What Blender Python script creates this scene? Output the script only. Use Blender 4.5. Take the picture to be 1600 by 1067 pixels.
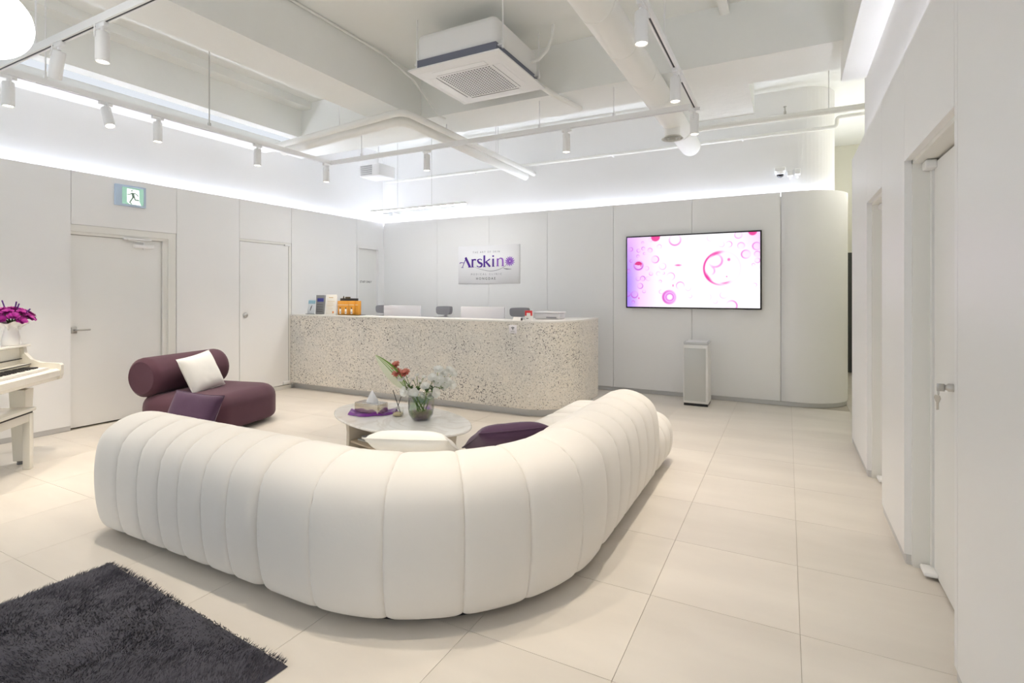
import bpy, bmesh, math, random
import numpy as np
from math import sin, cos, pi, radians, sqrt, atan2
from mathutils import Vector, Matrix, noise as mnoise

for o in list(bpy.data.objects):
    bpy.data.objects.remove(o)
random.seed(7)
SC = bpy.context.scene
COL = SC.collection

# ------------------------------------------------------------------ camera
FPX, CY, YAW, CAMH = 822.0, 456.0, radians(27.6), 1.385
cam_d = bpy.data.cameras.new('camera')
cam_d.sensor_width = 36.0
cam_d.lens = 36.0 * FPX / 1600.0
cam_d.shift_y = (CY - 533.5) / 1600.0
cam_d.clip_start = 0.05
cam = bpy.data.objects.new('camera', cam_d)
COL.objects.link(cam)
cam.location = (0, 0, CAMH)
cam.rotation_euler = (radians(90), 0, YAW)
SC.camera = cam

# ------------------------------------------------------------------ world, exposure
w = bpy.data.worlds.new('daylight')
SC.world = w
w.use_nodes = True
bg = w.node_tree.nodes['Background']
bg.inputs['Color'].default_value = (0.86, 0.93, 1.0, 1)
bg.inputs['Strength'].default_value = 0.85
vs = SC.view_settings
vs.view_transform = 'Standard'
vs.look = 'None'
vs.gamma = 1.0
vs.use_curve_mapping = False
vs.exposure = 0.86
SC.cycles.max_bounces = 14
SC.cycles.diffuse_bounces = 8
SC.cycles.transmission_bounces = 10
SC.cycles.caustics_refractive = False
SC.cycles.caustics_reflective = False

COVE_E = 23.0        # emission of the cove LED strips
SPOT_W = 46.0       # watts of each track spotlight
WARM = (1.0, 0.875, 0.72)

# ------------------------------------------------------------------ materials
MATS = {}
def mat(name, col, rough=0.5, metal=0.0, var=0.0, vscale=3.0, bump=0.0, bscale=80.0,
        emit=None, estr=0.0, spec=None, sheen=0.0, coat=0.0, trans=0.0, ior=None, alpha=None):
    if name in MATS:
        return MATS[name]
    m = bpy.data.materials.new(name)
    m.use_nodes = True
    nt = m.node_tree
    b = nt.nodes['Principled BSDF']
    c4 = (col[0], col[1], col[2], 1)
    b.inputs['Base Color'].default_value = c4
    b.inputs['Roughness'].default_value = rough
    b.inputs['Metallic'].default_value = metal
    if spec is not None: b.inputs['Specular IOR Level'].default_value = spec
    if sheen: b.inputs['Sheen Weight'].default_value = sheen
    if coat: b.inputs['Coat Weight'].default_value = coat
    if trans: b.inputs['Transmission Weight'].default_value = trans
    if ior: b.inputs['IOR'].default_value = ior
    if alpha is not None: b.inputs['Alpha'].default_value = alpha
    if emit:
        b.inputs['Emission Color'].default_value = (emit[0], emit[1], emit[2], 1)
        b.inputs['Emission Strength'].default_value = estr
    tc = nt.nodes.new('ShaderNodeTexCoord')
    if var:
        n = nt.nodes.new('ShaderNodeTexNoise')
        n.inputs['Scale'].default_value = vscale
        n.inputs['Detail'].default_value = 5
        nt.links.new(tc.outputs['Object'], n.inputs['Vector'])
        mx = nt.nodes.new('ShaderNodeMix'); mx.data_type = 'RGBA'
        mx.inputs['A'].default_value = tuple(max(0, v * (1 - var)) for v in col) + (1,)
        mx.inputs['B'].default_value = tuple(min(1, v * (1 + var)) for v in col) + (1,)
        nt.links.new(n.outputs['Fac'], mx.inputs['Factor'])
        nt.links.new(mx.outputs['Result'], b.inputs['Base Color'])
    if bump:
        n2 = nt.nodes.new('ShaderNodeTexNoise')
        n2.inputs['Scale'].default_value = bscale
        n2.inputs['Detail'].default_value = 4
        nt.links.new(tc.outputs['Object'], n2.inputs['Vector'])
        bp = nt.nodes.new('ShaderNodeBump')
        bp.inputs['Strength'].default_value = bump
        bp.inputs['Distance'].default_value = 0.01
        nt.links.new(n2.outputs['Fac'], bp.inputs['Height'])
        nt.links.new(bp.outputs['Normal'], b.inputs['Normal'])
    MATS[name] = m
    return m

def emitter(name, col, strength):
    if name in MATS: return MATS[name]
    m = bpy.data.materials.new(name); m.use_nodes = True
    nt = m.node_tree; nt.nodes.clear()
    e = nt.nodes.new('ShaderNodeEmission'); o = nt.nodes.new('ShaderNodeOutputMaterial')
    e.inputs['Color'].default_value = tuple(col) + (1,); e.inputs['Strength'].default_value = strength
    nt.links.new(e.outputs[0], o.inputs[0]); MATS[name] = m
    return m

def vcol_mat(name, rough=0.5, emit=0.0):
    if name in MATS: return MATS[name]
    m = bpy.data.materials.new(name); m.use_nodes = True
    nt = m.node_tree; b = nt.nodes['Principled BSDF']
    a = nt.nodes.new('ShaderNodeVertexColor'); a.layer_name = 'print'
    b.inputs['Roughness'].default_value = rough
    if emit:
        b.inputs['Base Color'].default_value = (0.01, 0.01, 0.01, 1)
        nt.links.new(a.outputs['Color'], b.inputs['Emission Color'])
        b.inputs['Emission Strength'].default_value = emit
    else:
        nt.links.new(a.outputs['Color'], b.inputs['Base Color'])
    MATS[name] = m
    return m

M_PANEL = mat('white_laminate', (0.86, 0.86, 0.86), 0.38)
M_DOOR = mat('door_laminate', (0.84, 0.84, 0.825), 0.42)
M_FRAME = mat('door_frame_paint', (0.82, 0.815, 0.78), 0.45)
M_UPPER = mat('upper_wall_paint', (0.87, 0.87, 0.875), 0.75)
M_CEIL = mat('painted_concrete', (0.855, 0.865, 0.84), 0.8, var=0.03, vscale=1.5, bump=0.35, bscale=9)
M_PIPE = mat('pipe_paint', (0.86, 0.86, 0.83), 0.55, bump=0.05, bscale=30)
M_WHITE = mat('white_metal', (0.84, 0.84, 0.84), 0.35)
M_DARK = mat('dark_slot', (0.05, 0.05, 0.055), 0.5)
M_STEEL = mat('steel', (0.55, 0.54, 0.52), 0.3, metal=1.0)
M_GROUT = mat('grout', (0.46, 0.42, 0.36), 0.8)
M_BASE = mat('baseboard_aluminium', (0.62, 0.62, 0.62), 0.4, metal=0.3)
M_SOFA = mat('cream_velvet', (0.77, 0.745, 0.705), 0.75, var=0.015, vscale=4, bump=0.06, bscale=60, sheen=0.25)
M_PURPLE = mat('plum_velvet', (0.082, 0.026, 0.046), 0.8, var=0.12, vscale=6, bump=0.05, bscale=120, sheen=0.12)
M_PURPLE2 = mat('purple_velvet', (0.062, 0.024, 0.066), 0.8, var=0.12, vscale=8, bump=0.05, bscale=120, sheen=0.15)
M_PILLOW = mat('white_cotton', (0.86, 0.86, 0.83), 0.8, bump=0.06, bscale=60)
M_PIANO = mat('piano_lacquer', (0.84, 0.815, 0.74), 0.16, coat=0.4)
M_LENS = emitter('lamp_lens', (1.0, 0.90, 0.72), 9.0)
M_COVE = emitter('cove_led', (0.82, 0.87, 1.0), COVE_E)
M_LINEAR = emitter('linear_led', (1.0, 0.99, 0.97), 60.0)
M_GLOBE = emitter('globe_glass', (1.0, 0.98, 0.96), 3.0)
M_BLACK = mat('black_plastic', (0.012, 0.012, 0.014), 0.35)
M_GREY = mat('grey_fabric', (0.33, 0.325, 0.35), 0.8, bump=0.1, bscale=250)
M_GREEN = mat('stem_green', (0.13, 0.25, 0.04), 0.5, var=0.3, vscale=20)
M_DGREEN = mat('leaf_green', (0.055, 0.13, 0.03), 0.5, var=0.3, vscale=30)
M_PETALW = mat('white_petal', (0.93, 0.93, 0.89), 0.6)
M_PETALC = mat('coral_petal', (0.86, 0.34, 0.26), 0.6, var=0.2, vscale=60)
M_PETALP = mat('magenta_petal', (0.36, 0.015, 0.26), 0.6, var=0.35, vscale=40)
M_PETALV = mat('violet_petal', (0.09, 0.02, 0.20), 0.6, var=0.3, vscale=40)

def floor_mat():
    m = bpy.data.materials.new('cream_porcelain'); m.use_nodes = True
    nt = m.node_tree; b = nt.nodes['Principled BSDF']
    g = nt.nodes.new('ShaderNodeNewGeometry')
    mp = nt.nodes.new('ShaderNodeMapping'); mp.inputs['Scale'].default_value = (0.7, 2.2, 1)
    nt.links.new(g.outputs['Position'], mp.inputs['Vector'])
    n = nt.nodes.new('ShaderNodeTexNoise'); n.inputs['Scale'].default_value = 1.6; n.inputs['Detail'].default_value = 7
    nt.links.new(mp.outputs[0], n.inputs['Vector'])
    r = nt.nodes.new('ShaderNodeValToRGB')
    r.color_ramp.elements[0].position = 0.3; r.color_ramp.elements[0].color = (0.65, 0.605, 0.545, 1)
    r.color_ramp.elements[1].position = 0.7; r.color_ramp.elements[1].color = (0.735, 0.69, 0.625, 1)
    nt.links.new(n.outputs['Fac'], r.inputs[0])
    oi = nt.nodes.new('ShaderNodeObjectInfo')
    hs = nt.nodes.new('ShaderNodeHueSaturation')
    mr = nt.nodes.new('ShaderNodeMapRange'); mr.inputs['To Min'].default_value = 0.97; mr.inputs['To Max'].default_value = 1.03
    nt.links.new(oi.outputs['Random'], mr.inputs['Value']); nt.links.new(mr.outputs[0], hs.inputs['Value'])
    nt.links.new(r.outputs[0], hs.inputs['Color']); nt.links.new(hs.outputs[0], b.inputs['Base Color'])
    b.inputs['Roughness'].default_value = 0.36
    MATS['cream_porcelain'] = m
    return m
M_TILE = floor_mat()

def stone_mat():
    m = bpy.data.materials.new('speckled_granite'); m.use_nodes = True
    nt = m.node_tree; b = nt.nodes['Principled BSDF']; L = nt.links.new
    tc = nt.nodes.new('ShaderNodeTexCoord')
    def noise(sc, det, rough=0.5, dist=0.0):
        n = nt.nodes.new('ShaderNodeTexNoise'); n.inputs['Scale'].default_value = sc
        n.inputs['Detail'].default_value = det; n.inputs['Roughness'].default_value = rough
        n.inputs['Distortion'].default_value = dist
        L(tc.outputs['Object'], n.inputs['Vector']); return n
    def ramp(src, stops):
        r = nt.nodes.new('ShaderNodeValToRGB')
        el = r.color_ramp.elements
        el[0].position, el[0].color = stops[0]
        el[1].position, el[1].color = stops[1]
        for p, c in stops[2:]:
            e = el.new(p); e.color = c
        L(src, r.inputs[0]); return r
    def mix(fac, a, c2):
        x = nt.nodes.new('ShaderNodeMix'); x.data_type = 'RGBA'
        L(fac, x.inputs['Factor'])
        if isinstance(a, tuple): x.inputs['A'].default_value = a
        else: L(a, x.inputs['A'])
        if isinstance(c2, tuple): x.inputs['B'].default_value = c2
        else: L(c2, x.inputs['B'])
        return x.outputs['Result']
    base = ramp(noise(1.7, 6, 0.6).outputs['Fac'], [(0.32, (0.66, 0.645, 0.61, 1)), (0.62, (0.80, 0.755, 0.68, 1))])
    grains = ramp(noise(58, 3, 0.65, 0.6).outputs['Fac'], [(0.34, (1, 1, 1, 1)), (0.44, (0, 0, 0, 1))])
    c1 = mix(grains.outputs[0], base.outputs[0], (0.40, 0.385, 0.36, 1))
    lite = ramp(noise(45, 2, 0.5).outputs['Fac'], [(0.58, (0, 0, 0, 1)), (0.66, (1, 1, 1, 1))])
    c2 = mix(lite.outputs[0], c1, (0.84, 0.81, 0.76, 1))
    dn = noise(72, 2, 0.5, 0.3); ln = noise(2.4, 3)
    ad = nt.nodes.new('ShaderNodeMath'); ad.operation = 'MULTIPLY_ADD'
    L(ln.outputs['Fac'], ad.inputs[0]); ad.inputs[1].default_value = 0.22; L(dn.outputs['Fac'], ad.inputs[2])
    dark = ramp(ad.outputs[0], [(0.735, (0, 0, 0, 1)), (0.775, (1, 1, 1, 1))])
    c3 = mix(dark.outputs[0], c2, (0.07, 0.065, 0.07, 1))
    L(c3, b.inputs['Base Color']); b.inputs['Roughness'].default_value = 0.4
    MATS['speckled_granite'] = m; return m
M_STONE = stone_mat()

def marble_mat():
    m = bpy.data.materials.new('white_marble'); m.use_nodes = True
    nt = m.node_tree; b = nt.nodes['Principled BSDF']; L = nt.links.new
    tc = nt.nodes.new('ShaderNodeTexCoord')
    n = nt.nodes.new('ShaderNodeTexNoise'); n.inputs['Scale'].default_value = 2.2
    n.inputs['Detail'].default_value = 7; n.inputs['Distortion'].default_value = 1.3
    L(tc.outputs['Object'], n.inputs['Vector'])
    r = nt.nodes.new('ShaderNodeValToRGB'); el = r.color_ramp.elements
    el[0].position = 0.45; el[0].color = (0.90, 0.90, 0.88, 1)
    el[1].position = 0.55; el[1].color = (0.90, 0.90, 0.88, 1)
    e = el.new(0.495); e.color = (0.80, 0.785, 0.75, 1)
    L(n.outputs['Fac'], r.inputs[0]); L(r.outputs[0], b.inputs['Base Color'])
    b.inputs['Roughness'].default_value = 0.12
    MATS['white_marble'] = m; return m
M_MARBLE = marble_mat()

# ------------------------------------------------------------------ mesh builder
class MB:
    def __init__(s): s.v = []; s.f = []; s.smooth = []
    def raw(s, vs, fs, smooth=False):
        o = len(s.v); s.v += [tuple(p) for p in vs]
        for f in fs: s.f.append(tuple(i + o for i in f)); s.smooth.append(smooth)
        return s
    def box(s, x0, x1, y0, y1, z0, z1, bev=0.0, seg=2):
        if bev <= 0:
            vs = [(x, y, z) for z in (z0, z1) for y in (y0, y1) for x in (x0, x1)]
            fs = [(0, 2, 3, 1), (4, 5, 7, 6), (0, 1, 5, 4), (2, 6, 7, 3), (0, 4, 6, 2), (1, 3, 7, 5)]
            return s.raw(vs, fs)
        bm = bmesh.new()
        bmesh.ops.create_cube(bm, size=1.0)
        for v in bm.verts:
            v.co = ((x0 + x1) / 2 + v.co.x * (x1 - x0), (y0 + y1) / 2 + v.co.y * (y1 - y0), (z0 + z1) / 2 + v.co.z * (z1 - z0))
        bmesh.ops.bevel(bm, geom=list(bm.edges), offset=bev, segments=seg, profile=0.5, affect='EDGES')
        bm.verts.ensure_lookup_table()
        s.raw([v.co.copy() for v in bm.verts], [[v.index for v in f.verts] for f in bm.faces], True)
        bm.free(); return s
    def bmx(s, fn, smooth=True):
        bm = bmesh.new(); fn(bm); bm.verts.index_update()
        s.raw([v.co.copy() for v in bm.verts], [[v.index for v in f.verts] for f in bm.faces], smooth)
        bm.free(); return s
    def prism(s, pts, z0, z1, smooth=False):
        n = len(pts)
        vs = [(x, y, z0) for x, y in pts] + [(x, y, z1) for x, y in pts]
        s.raw(vs, [tuple(range(n - 1, -1, -1)), tuple(range(n, 2 * n))])
        s.raw(vs, [(i, (i + 1) % n, n + (i + 1) % n, n + i) for i in range(n)], smooth)
        return s
    def tube(s, path, r, n=10, caps=True):
        path = [Vector(p) for p in path]
        rs = r if isinstance(r, (list, tuple)) else [r] * len(path)
        vs = []; prev = None
        for i, p in enumerate(path):
            d = (path[min(i + 1, len(path) - 1)] - path[max(i - 1, 0)]).normalized()
            if prev is None:
                a = d.orthogonal().normalized()
            else:
                a = (prev - d * prev.dot(d)).normalized()
            prev = a; b2 = d.cross(a)
            for k in range(n):
                t = 2 * pi * k / n
                vs.append(p + (a * cos(t) + b2 * sin(t)) * rs[i])
        fs = []
        for i in range(len(path) - 1):
            for k in range(n):
                fs.append((i * n + k, i * n + (k + 1) % n, (i + 1) * n + (k + 1) % n, (i + 1) * n + k))
        s.raw(vs, fs, True)
        if caps:
            s.raw(vs[:n], [tuple(range(n - 1, -1, -1))]); s.raw(vs[-n:], [tuple(range(n))])
        return s
    def lathe(s, prof, cx=0, cy=0, cz=0, n=24, caps=True, ruff=None):
        vs = []
        for j, (r, z) in enumerate(prof):
            for k in range(n):
                t = 2 * pi * k / n
                dr, dz = (ruff(j, t) if ruff else (0, 0))
                vs.append((cx + (r + dr) * cos(t), cy + (r + dr) * sin(t), cz + z + dz))
        fs = []
        for j in range(len(prof) - 1):
            for k in range(n):
                fs.append((j * n + k, j * n + (k + 1) % n, (j + 1) * n + (k + 1) % n, (j + 1) * n + k))
        s.raw(vs, fs, True)
        if caps:
            if prof[0][0] > 1e-5: s.raw(vs[:n], [tuple(range(n - 1, -1, -1))])
            if prof[-1][0] > 1e-5: s.raw(vs[-n:], [tuple(range(n))])
        return s
    def xf(s, M):
        s.v = [tuple(M @ Vector(p)) for p in s.v]; return s
    def join(s, o):
        k = len(s.v); s.v += o.v; s.f += [tuple(i + k for i in f) for f in o.f]; s.smooth += o.smooth; return s

def root_matrix(o):
    M = Matrix.LocRotScale(o.location, o.rotation_euler, o.scale)
    return root_matrix(o.parent) @ M if o.parent else M

def put(mb, name, m, parent=None, local=False, weld=False):
    """link the builder as ONE mesh object; vertices are world coordinates unless local"""
    me = bpy.data.meshes.new(name)
    me.from_pydata(mb.v, [], mb.f)
    if parent and not local:
        me.transform(root_matrix(parent).inverted())
    me.polygons.foreach_set('use_smooth', mb.smooth)
    if weld:
        bm = bmesh.new(); bm.from_mesh(me)
        bmesh.ops.remove_doubles(bm, verts=bm.verts, dist=1e-5)
        bmesh.ops.recalc_face_normals(bm, faces=bm.faces)
        bm.to_mesh(me); bm.free()
    me.materials.append(m)
    me.update()
    o = bpy.data.objects.new(name, me); COL.objects.link(o)
    if parent: o.parent = parent
    return o

def tag(o, label=None, cat=None, group=None, kind=None):
    if label: o['label'] = label
    if cat: o['category'] = cat
    if group: o['group'] = group
    if kind: o['kind'] = kind
    return o
def thing(name, label, cat, loc=(0, 0, 0), rz=0.0, group=None, kind=None):
    o = bpy.data.objects.new(name, None); COL.objects.link(o)
    o.empty_display_size = 0.1
    o.location = loc; o.rotation_euler = (0, 0, rz)
    return tag(o, label, cat, group, kind)
def copy_tree(o, parent=None):
    c = o.copy(); COL.objects.link(c); c.parent = parent
    for ch in o.children:
        copy_tree(ch, c)
    return c
def struct(mb, name, m, **k):
    return tag(put(mb, name, m, **k), kind='structure')
def text_mb(txt, size, spacing=1.0):
    c = bpy.data.curves.new('t', 'FONT'); c.body = txt; c.size = size; c.space_character = spacing
    c.align_x = 'CENTER'; c.align_y = 'CENTER'; c.extrude = 0.0006; c.resolution_u = 3
    o = bpy.data.objects.new('t', c); COL.objects.link(o)
    dg = bpy.context.evaluated_depsgraph_get(); dg.update()
    me = bpy.data.meshes.new_from_object(o.evaluated_get(dg))
    mb = MB().raw([v.co.copy() for v in me.vertices], [list(p.vertices) for p in me.polygons])
    bpy.data.objects.remove(o); bpy.data.curves.remove(c); bpy.data.meshes.remove(me)
    return mb
def ribbon(pts, ws, th=0.001, mb=None):
    """flat stroke in the xy plane with a width at each point, thickness th in z"""
    mb = mb or MB(); n = len(pts)
    P = [Vector((p[0], p[1], 0)) for p in pts]; l = []; r = []
    for i in range(n):
        d = (P[min(i + 1, n - 1)] - P[max(i - 1, 0)]).normalized(); q = Vector((-d.y, d.x, 0)) * ws[i] / 2
        l.append(P[i] + q); r.append(P[i] - q)
    vs = []
    for z in (0, th):
        vs += [(p.x, p.y, z) for p in l] + [(p.x, p.y, z) for p in r]
    fs = []
    for i in range(n - 1):
        fs.append((2 * n + i, 3 * n + i, 3 * n + i + 1, 2 * n + i + 1))
        fs.append((2 * n + i, 2 * n + i + 1, i + 1, i)); fs.append((3 * n + i + 1, 3 * n + i, n + i, n + i + 1))
    fs.append((2 * n, 0, n, 3 * n)); fs.append((2 * n - 1 + n, 4 * n - 1, 2 * n - 1, n - 1))
    return mb.raw(vs, fs)
def wall_y(px, py, pz):   # local xy (right, up) onto a wall that faces -Y
    return Matrix.Translation((px, py, pz)) @ Matrix.Rotation(radians(90), 4, 'X')
def wall_x(px, py, pz):   # onto a wall that faces +X (local x -> +Y)
    return Matrix.Translation((px, py, pz)) @ Matrix.Rotation(radians(90), 4, 'Z') @ Matrix.Rotation(radians(90), 4, 'X')

# ------------------------------------------------------------------ room constants
XL, YB, XR = -6.33, 7.20, 0.53
PT = 2.60                      # top of the wall panels
SLAB = 3.885
YN = -3.6                      # rear of the room, behind the camera
CC = (0.12, 7.75); CR = 0.55   # rounded corner of the back wall

# ------------------------------------------------------------------ floor
f = MB().box(XL - 0.3, 3.2, YN - 0.3, 11.2, -0.12, -0.004)
floor = struct(f, 'floor', M_GROUT)
TX0, TY0, TS = -0.553, 1.824, 0.6
G = 0.0009
tile_cache = {}
for i in range(-11, 7):
    for j in range(-10, 16):
        x0, x1 = TX0 + i * TS, TX0 + (i + 1) * TS
        y0, y1 = TY0 + j * TS, TY0 + (j + 1) * TS
        x0c, x1c, y0c, y1c = max(x0, XL), min(x1, 2.6), max(y0, YN), min(y1, 10.6)
        if x0c < CC[0] and y0c > YB + .05: continue
        if x0c > XR + 0.14 and y1c < 5.5: continue
        if x0c < CC[0] - .05: y1c = min(y1c, YB)
        if x1c - x0c < 0.03 or y1c - y0c < 0.03: continue
        key = (round(x1c - x0c, 3), round(y1c - y0c, 3))
        if key not in tile_cache:
            me = bpy.data.meshes.new('tile')
            b = MB().box(G, key[0] - G, G, key[1] - G, -0.010, 0.0)
            me.from_pydata(b.v, [], b.f); me.materials.append(M_TILE); tile_cache[key] = me
        o = bpy.data.objects.new('tile', tile_cache[key]); COL.objects.link(o)
        o.parent = floor; o.location = (x0c, y0c, 0)

# ------------------------------------------------------------------ left wall: panels, doors, cove
wl = MB()
wl.box(XL - 0.30, XL - 0.14, YN, YB + 0.4, 0, SLAB)                       # backing and upper wall
wl.box(XL - 0.14, XL - 0.045, YN, 2.613, 0, PT - 0.04)
wl.box(XL - 0.14, XL - 0.045, 3.638, YB + 0.2, 0, PT - 0.04)
wl.box(XL - 0.14, XL - 0.045, 2.613, 3.638, 2.06, PT - 0.04)
wall_left = struct(wl, 'wall_left', M_UPPER)
def panel(parent, x0, x1, y0, y1, z0, z1):
    g = 0.0024
    if abs(x1 - x0) < abs(y1 - y0): b = MB().box(x0, x1, y0 + g, y1 - g, z0, z1)
    else: b = MB().box(x0 + g, x1 - g, y0, y1, z0, z1)
    return put(b, 'panel', M_PANEL, parent)
pl0, pl1 = XL - 0.04, XL
seams = [YN, -2.5, -1.47, -0.45, 0.57, 1.59, 2.613]
for a, b in zip(seams[:-1], seams[1:]): panel(wall_left, pl0, pl1, a, b, 0.05, PT)
panel(wall_left, pl0, pl1, 2.613, 3.638, 2.065, PT)
panel(wall_left, pl0, pl1, 3.638, 4.433, 0.05, PT)
panel(wall_left, pl0, pl1, 4.433, 5.25, 2.085, PT)
panel(wall_left, pl0, pl1, 5.25, 6.54, 0.05, PT)
panel(wall_left, pl0, pl1, 6.54, YB, 2.17, PT)
bl = MB()
for a, b in ((YN, 2.613), (3.638, 4.433), (5.25, 6.54)): bl.box(XL - 0.04, XL - 0.008, a, b, 0, 0.048)
struct(bl, 'baseboard_left', M_BASE)
put(MB().box(XL - 0.137, XL - 0.117, YN, YB + 0.12, PT - 0.038, PT - 0.026), 'led_strip', M_COVE, wall_left)

# door 1: deep framed door with closer and lever
d1 = thing('door_1', None, None, (XL, 2.613, 0), kind='structure')
fr = MB()
fr.box(XL - 0.10, XL - 0.01, 2.615, 3.636, 1.995, 2.063)
fr.box(XL - 0.10, XL - 0.03, 2.615, 3.56, 1.965, 1.995)
fr.box(XL - 0.10, XL - 0.01, 3.55, 3.636, 0, 1.995)
fr.box(XL - 0.10, XL - 0.03, 3.50, 3.55, 0, 1.965)
put(fr, 'door_frame', M_FRAME, d1)
put(MB().box(XL - 0.10, XL - 0.055, 2.617, 3.495, 0.012, 1.96), 'door_leaf', M_DOOR, d1)
cl = MB()
cl.box(XL - 0.055, XL - 0.01, 3.20, 3.40, 1.87, 1.91, 0.006)
cl.tube([(XL - 0.03, 3.30, 1.855), (XL - 0.03, 3.30, 1.93)], 0.014)
cl.tube([(XL - 0.025, 3.30, 1.935), (XL + 0.005, 3.12, 1.955)], 0.008)
cl.box(XL - 0.03, XL + 0.01, 3.09, 3.36, 1.952, 1.972, 0.004)
put(cl, 'door_closer', M_WHITE, d1)
h = MB()
h.box(XL - 0.055, XL - 0.045, 2.632, 2.684, 0.965, 1.03, 0.004)
h.tube([(XL - 0.05, 2.658, 1.0), (XL + 0.0, 2.658, 1.0), (XL + 0.006, 2.675, 1.0), (XL + 0.006, 2.775, 1.0)], 0.009)
tag(put(h, 'lever_handle', M_STEEL, d1), 'brushed steel lever handle')

# door 2: flush pivot door with a steel knob
d2 = thing('door_2', None, None, (XL, 4.433, 0), kind='structure')
fr = MB()
fr.box(XL - 0.04, XL - 0.004, 4.437, 5.246, 2.052, 2.083)
fr.box(XL - 0.04, XL - 0.004, 5.205, 5.246, 0.06, 2.052)
fr.box(XL - 0.04, XL - 0.004, 4.437, 5.246, 0.0, 0.055)
put(fr, 'door_frame', M_FRAME, d2)
put(MB().box(XL - 0.042, XL - 0.002, 4.44, 5.195, 0.065, 2.045), 'door_leaf', M_PANEL, d2)
put(MB().box(XL - 0.0445, XL - 0.010, 5.195, 5.205, 0.06, 2.052), 'door_gap', M_DARK, d2)
kn = MB().lathe([(0.0, 0), (0.034, 0), (0.034, 0.008), (0.026, 0.012), (0.026, 0.02), (0.012, 0.022), (0, 0.022)], n=20)
kn.xf(wall_x(XL - 0.002, 4.518, 1.075))
tag(put(kn, 'knob', M_STEEL, d2), 'round steel recessed door knob')
pv = MB().box(XL - 0.004, XL + 0.02, 5.10, 5.215, 0.07, 0.115, 0.006).box(XL - 0.004, XL + 0.02, 5.12, 5.22, 2.035, 2.06, 0.004)
put(pv, 'pivot_hinge', M_WHITE, d2)

# door 3: recessed staff door
d3 = thing('door_3', None, None, (XL, 6.54, 0), kind='structure')
fr = MB()
fr.box(XL - 0.045, XL + 0.012, 6.545, YB, 2.115, 2.168)
fr.box(XL - 0.045, XL + 0.012, 6.545, 6.585, 0, 2.115)
fr.box(XL - 0.045, XL + 0.012, 7.06, YB, 0, 2.115)
put(fr, 'door_frame', M_PANEL, d3)
put(MB().box(XL - 0.10, XL - 0.04, 6.585, 7.06, 0.01, 2.115), 'door_leaf', M_DOOR, d3)
tx = text_mb('STAFF ONLY', 0.05)
tx.xf(wall_x(XL - 0.0395, 6.80, 1.555))
put(tx, 'lettering', M_BLACK, d3)

# ------------------------------------------------------------------ back wall with the rounded corner
def arc(r, n=14, a0=-90, a1=0):
    return [(CC[0] + r * cos(radians(a0 + (a1 - a0) * k / n)), CC[1] + r * sin(radians(a0 + (a1 - a0) * k / n))) for k in range(n + 1)]
wb = MB()
pts = [(XL - 0.3, YB + 0.14)] + arc(CR - 0.14) + [(CC[0] + CR - 0.14, 11.0), (CC[0] + CR - 0.3, 11.0), (CC[0] + CR - 0.3, YB + 0.7), (XL - 0.3, YB + 0.7)]
wb.prism(pts, 0, SLAB)
pts = [(XL - 0.14, YB + 0.045)] + arc(CR - 0.045) + [(CC[0] + CR - 0.045, 11.0), (CC[0] + CR - 0.13, 11.0)] + arc(CR - 0.13)[::-1] + [(XL - 0.14, YB + 0.13)]
wb.prism(pts, 0, PT - 0.04)
wall_back = struct(wb, 'wall_back', M_UPPER)
xs = [XL, -5.17, -4.175, -3.17, -2.16, -1.105, -0.068]
for a, b in zip(xs[:-1], xs[1:]): panel(wall_back, a, b, YB, YB + 0.04, 0.055, PT)
cp = [(-0.065, YB)] + arc(CR, 20) + [(CC[0] + CR, 10.6), (CC[0] + CR - 0.04, 10.6)] + arc(CR - 0.04, 20)[::-1] + [(-0.065, YB + 0.04)]
tag(put(MB().prism(cp, 0.055, PT, True), 'panel', M_PANEL, wall_back), 'curved white wall panel at the rounded corner')
bb = [(XL, YB + 0.012)] + arc(CR - 0.012, 20) + [(CC[0] + CR - 0.012, 10.6), (CC[0] + CR - 0.03, 10.6)] + arc(CR - 0.03, 20)[::-1] + [(XL, YB + 0.03)]
struct(MB().prism(bb, 0, 0.05, True), 'baseboard_back', M_BASE)
lp = [(XL - 0.11, YB + 0.117)] + arc(CR - 0.117, 20) + [(CC[0] + CR - 0.117, 9.5), (CC[0] + CR - 0.137, 9.5)] + arc(CR - 0.137, 20)[::-1] + [(XL - 0.11, YB + 0.137)]
put(MB().prism(lp, PT - 0.038, PT - 0.026), 'led_strip', M_COVE, wall_back)

# ------------------------------------------------------------------ right wall: two recessed doors
RD = 0.13     # recess depth
DA = (2.40, 3.305); DB = (4.02, 4.73); DT = 2.05
WE = 5.72
wr = MB()
wr.box(XR + 0.047, XR + 0.2, YN, 5.28, PT - 0.04, SLAB)
for a, b in ((YN, DA[0]), (DA[1], DB[0]), (DB[1], WE)): wr.box(XR + 0.03, XR + 0.2, a, b - (0.0), 0, PT - 0.04)
for d in (DA, DB): wr.box(XR + 0.03, XR + 0.2, d[0], d[1], DT, PT - 0.04)
wall_right = struct(wr, 'wall_right', M_UPPER)
def rpanel(y0, y1, z0, z1): return put(MB().box(XR, XR + 0.03, y0 + 0.002, y1 - 0.002, z0, z1), 'panel', M_PANEL, wall_right)
ys = [YN, -2.1, -0.6, 0.9, 2.36]
for a, b in zip(ys[:-1], ys[1:]): rpanel(a, b, 0.05, PT)
rpanel(2.36, DA[0], 0.05, PT); rpanel(DA[0], DA[1], DT, PT); rpanel(DA[1], DB[0], 0.05, PT)
rpanel(DB[0], DB[1], DT, PT); rpanel(DB[1], WE, 0.05, PT)
put(MB().box(XR, XR + 0.2, WE, WE + 0.02, 0.0, PT), 'panel', M_PANEL, wall_right)
br = MB()
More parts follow.
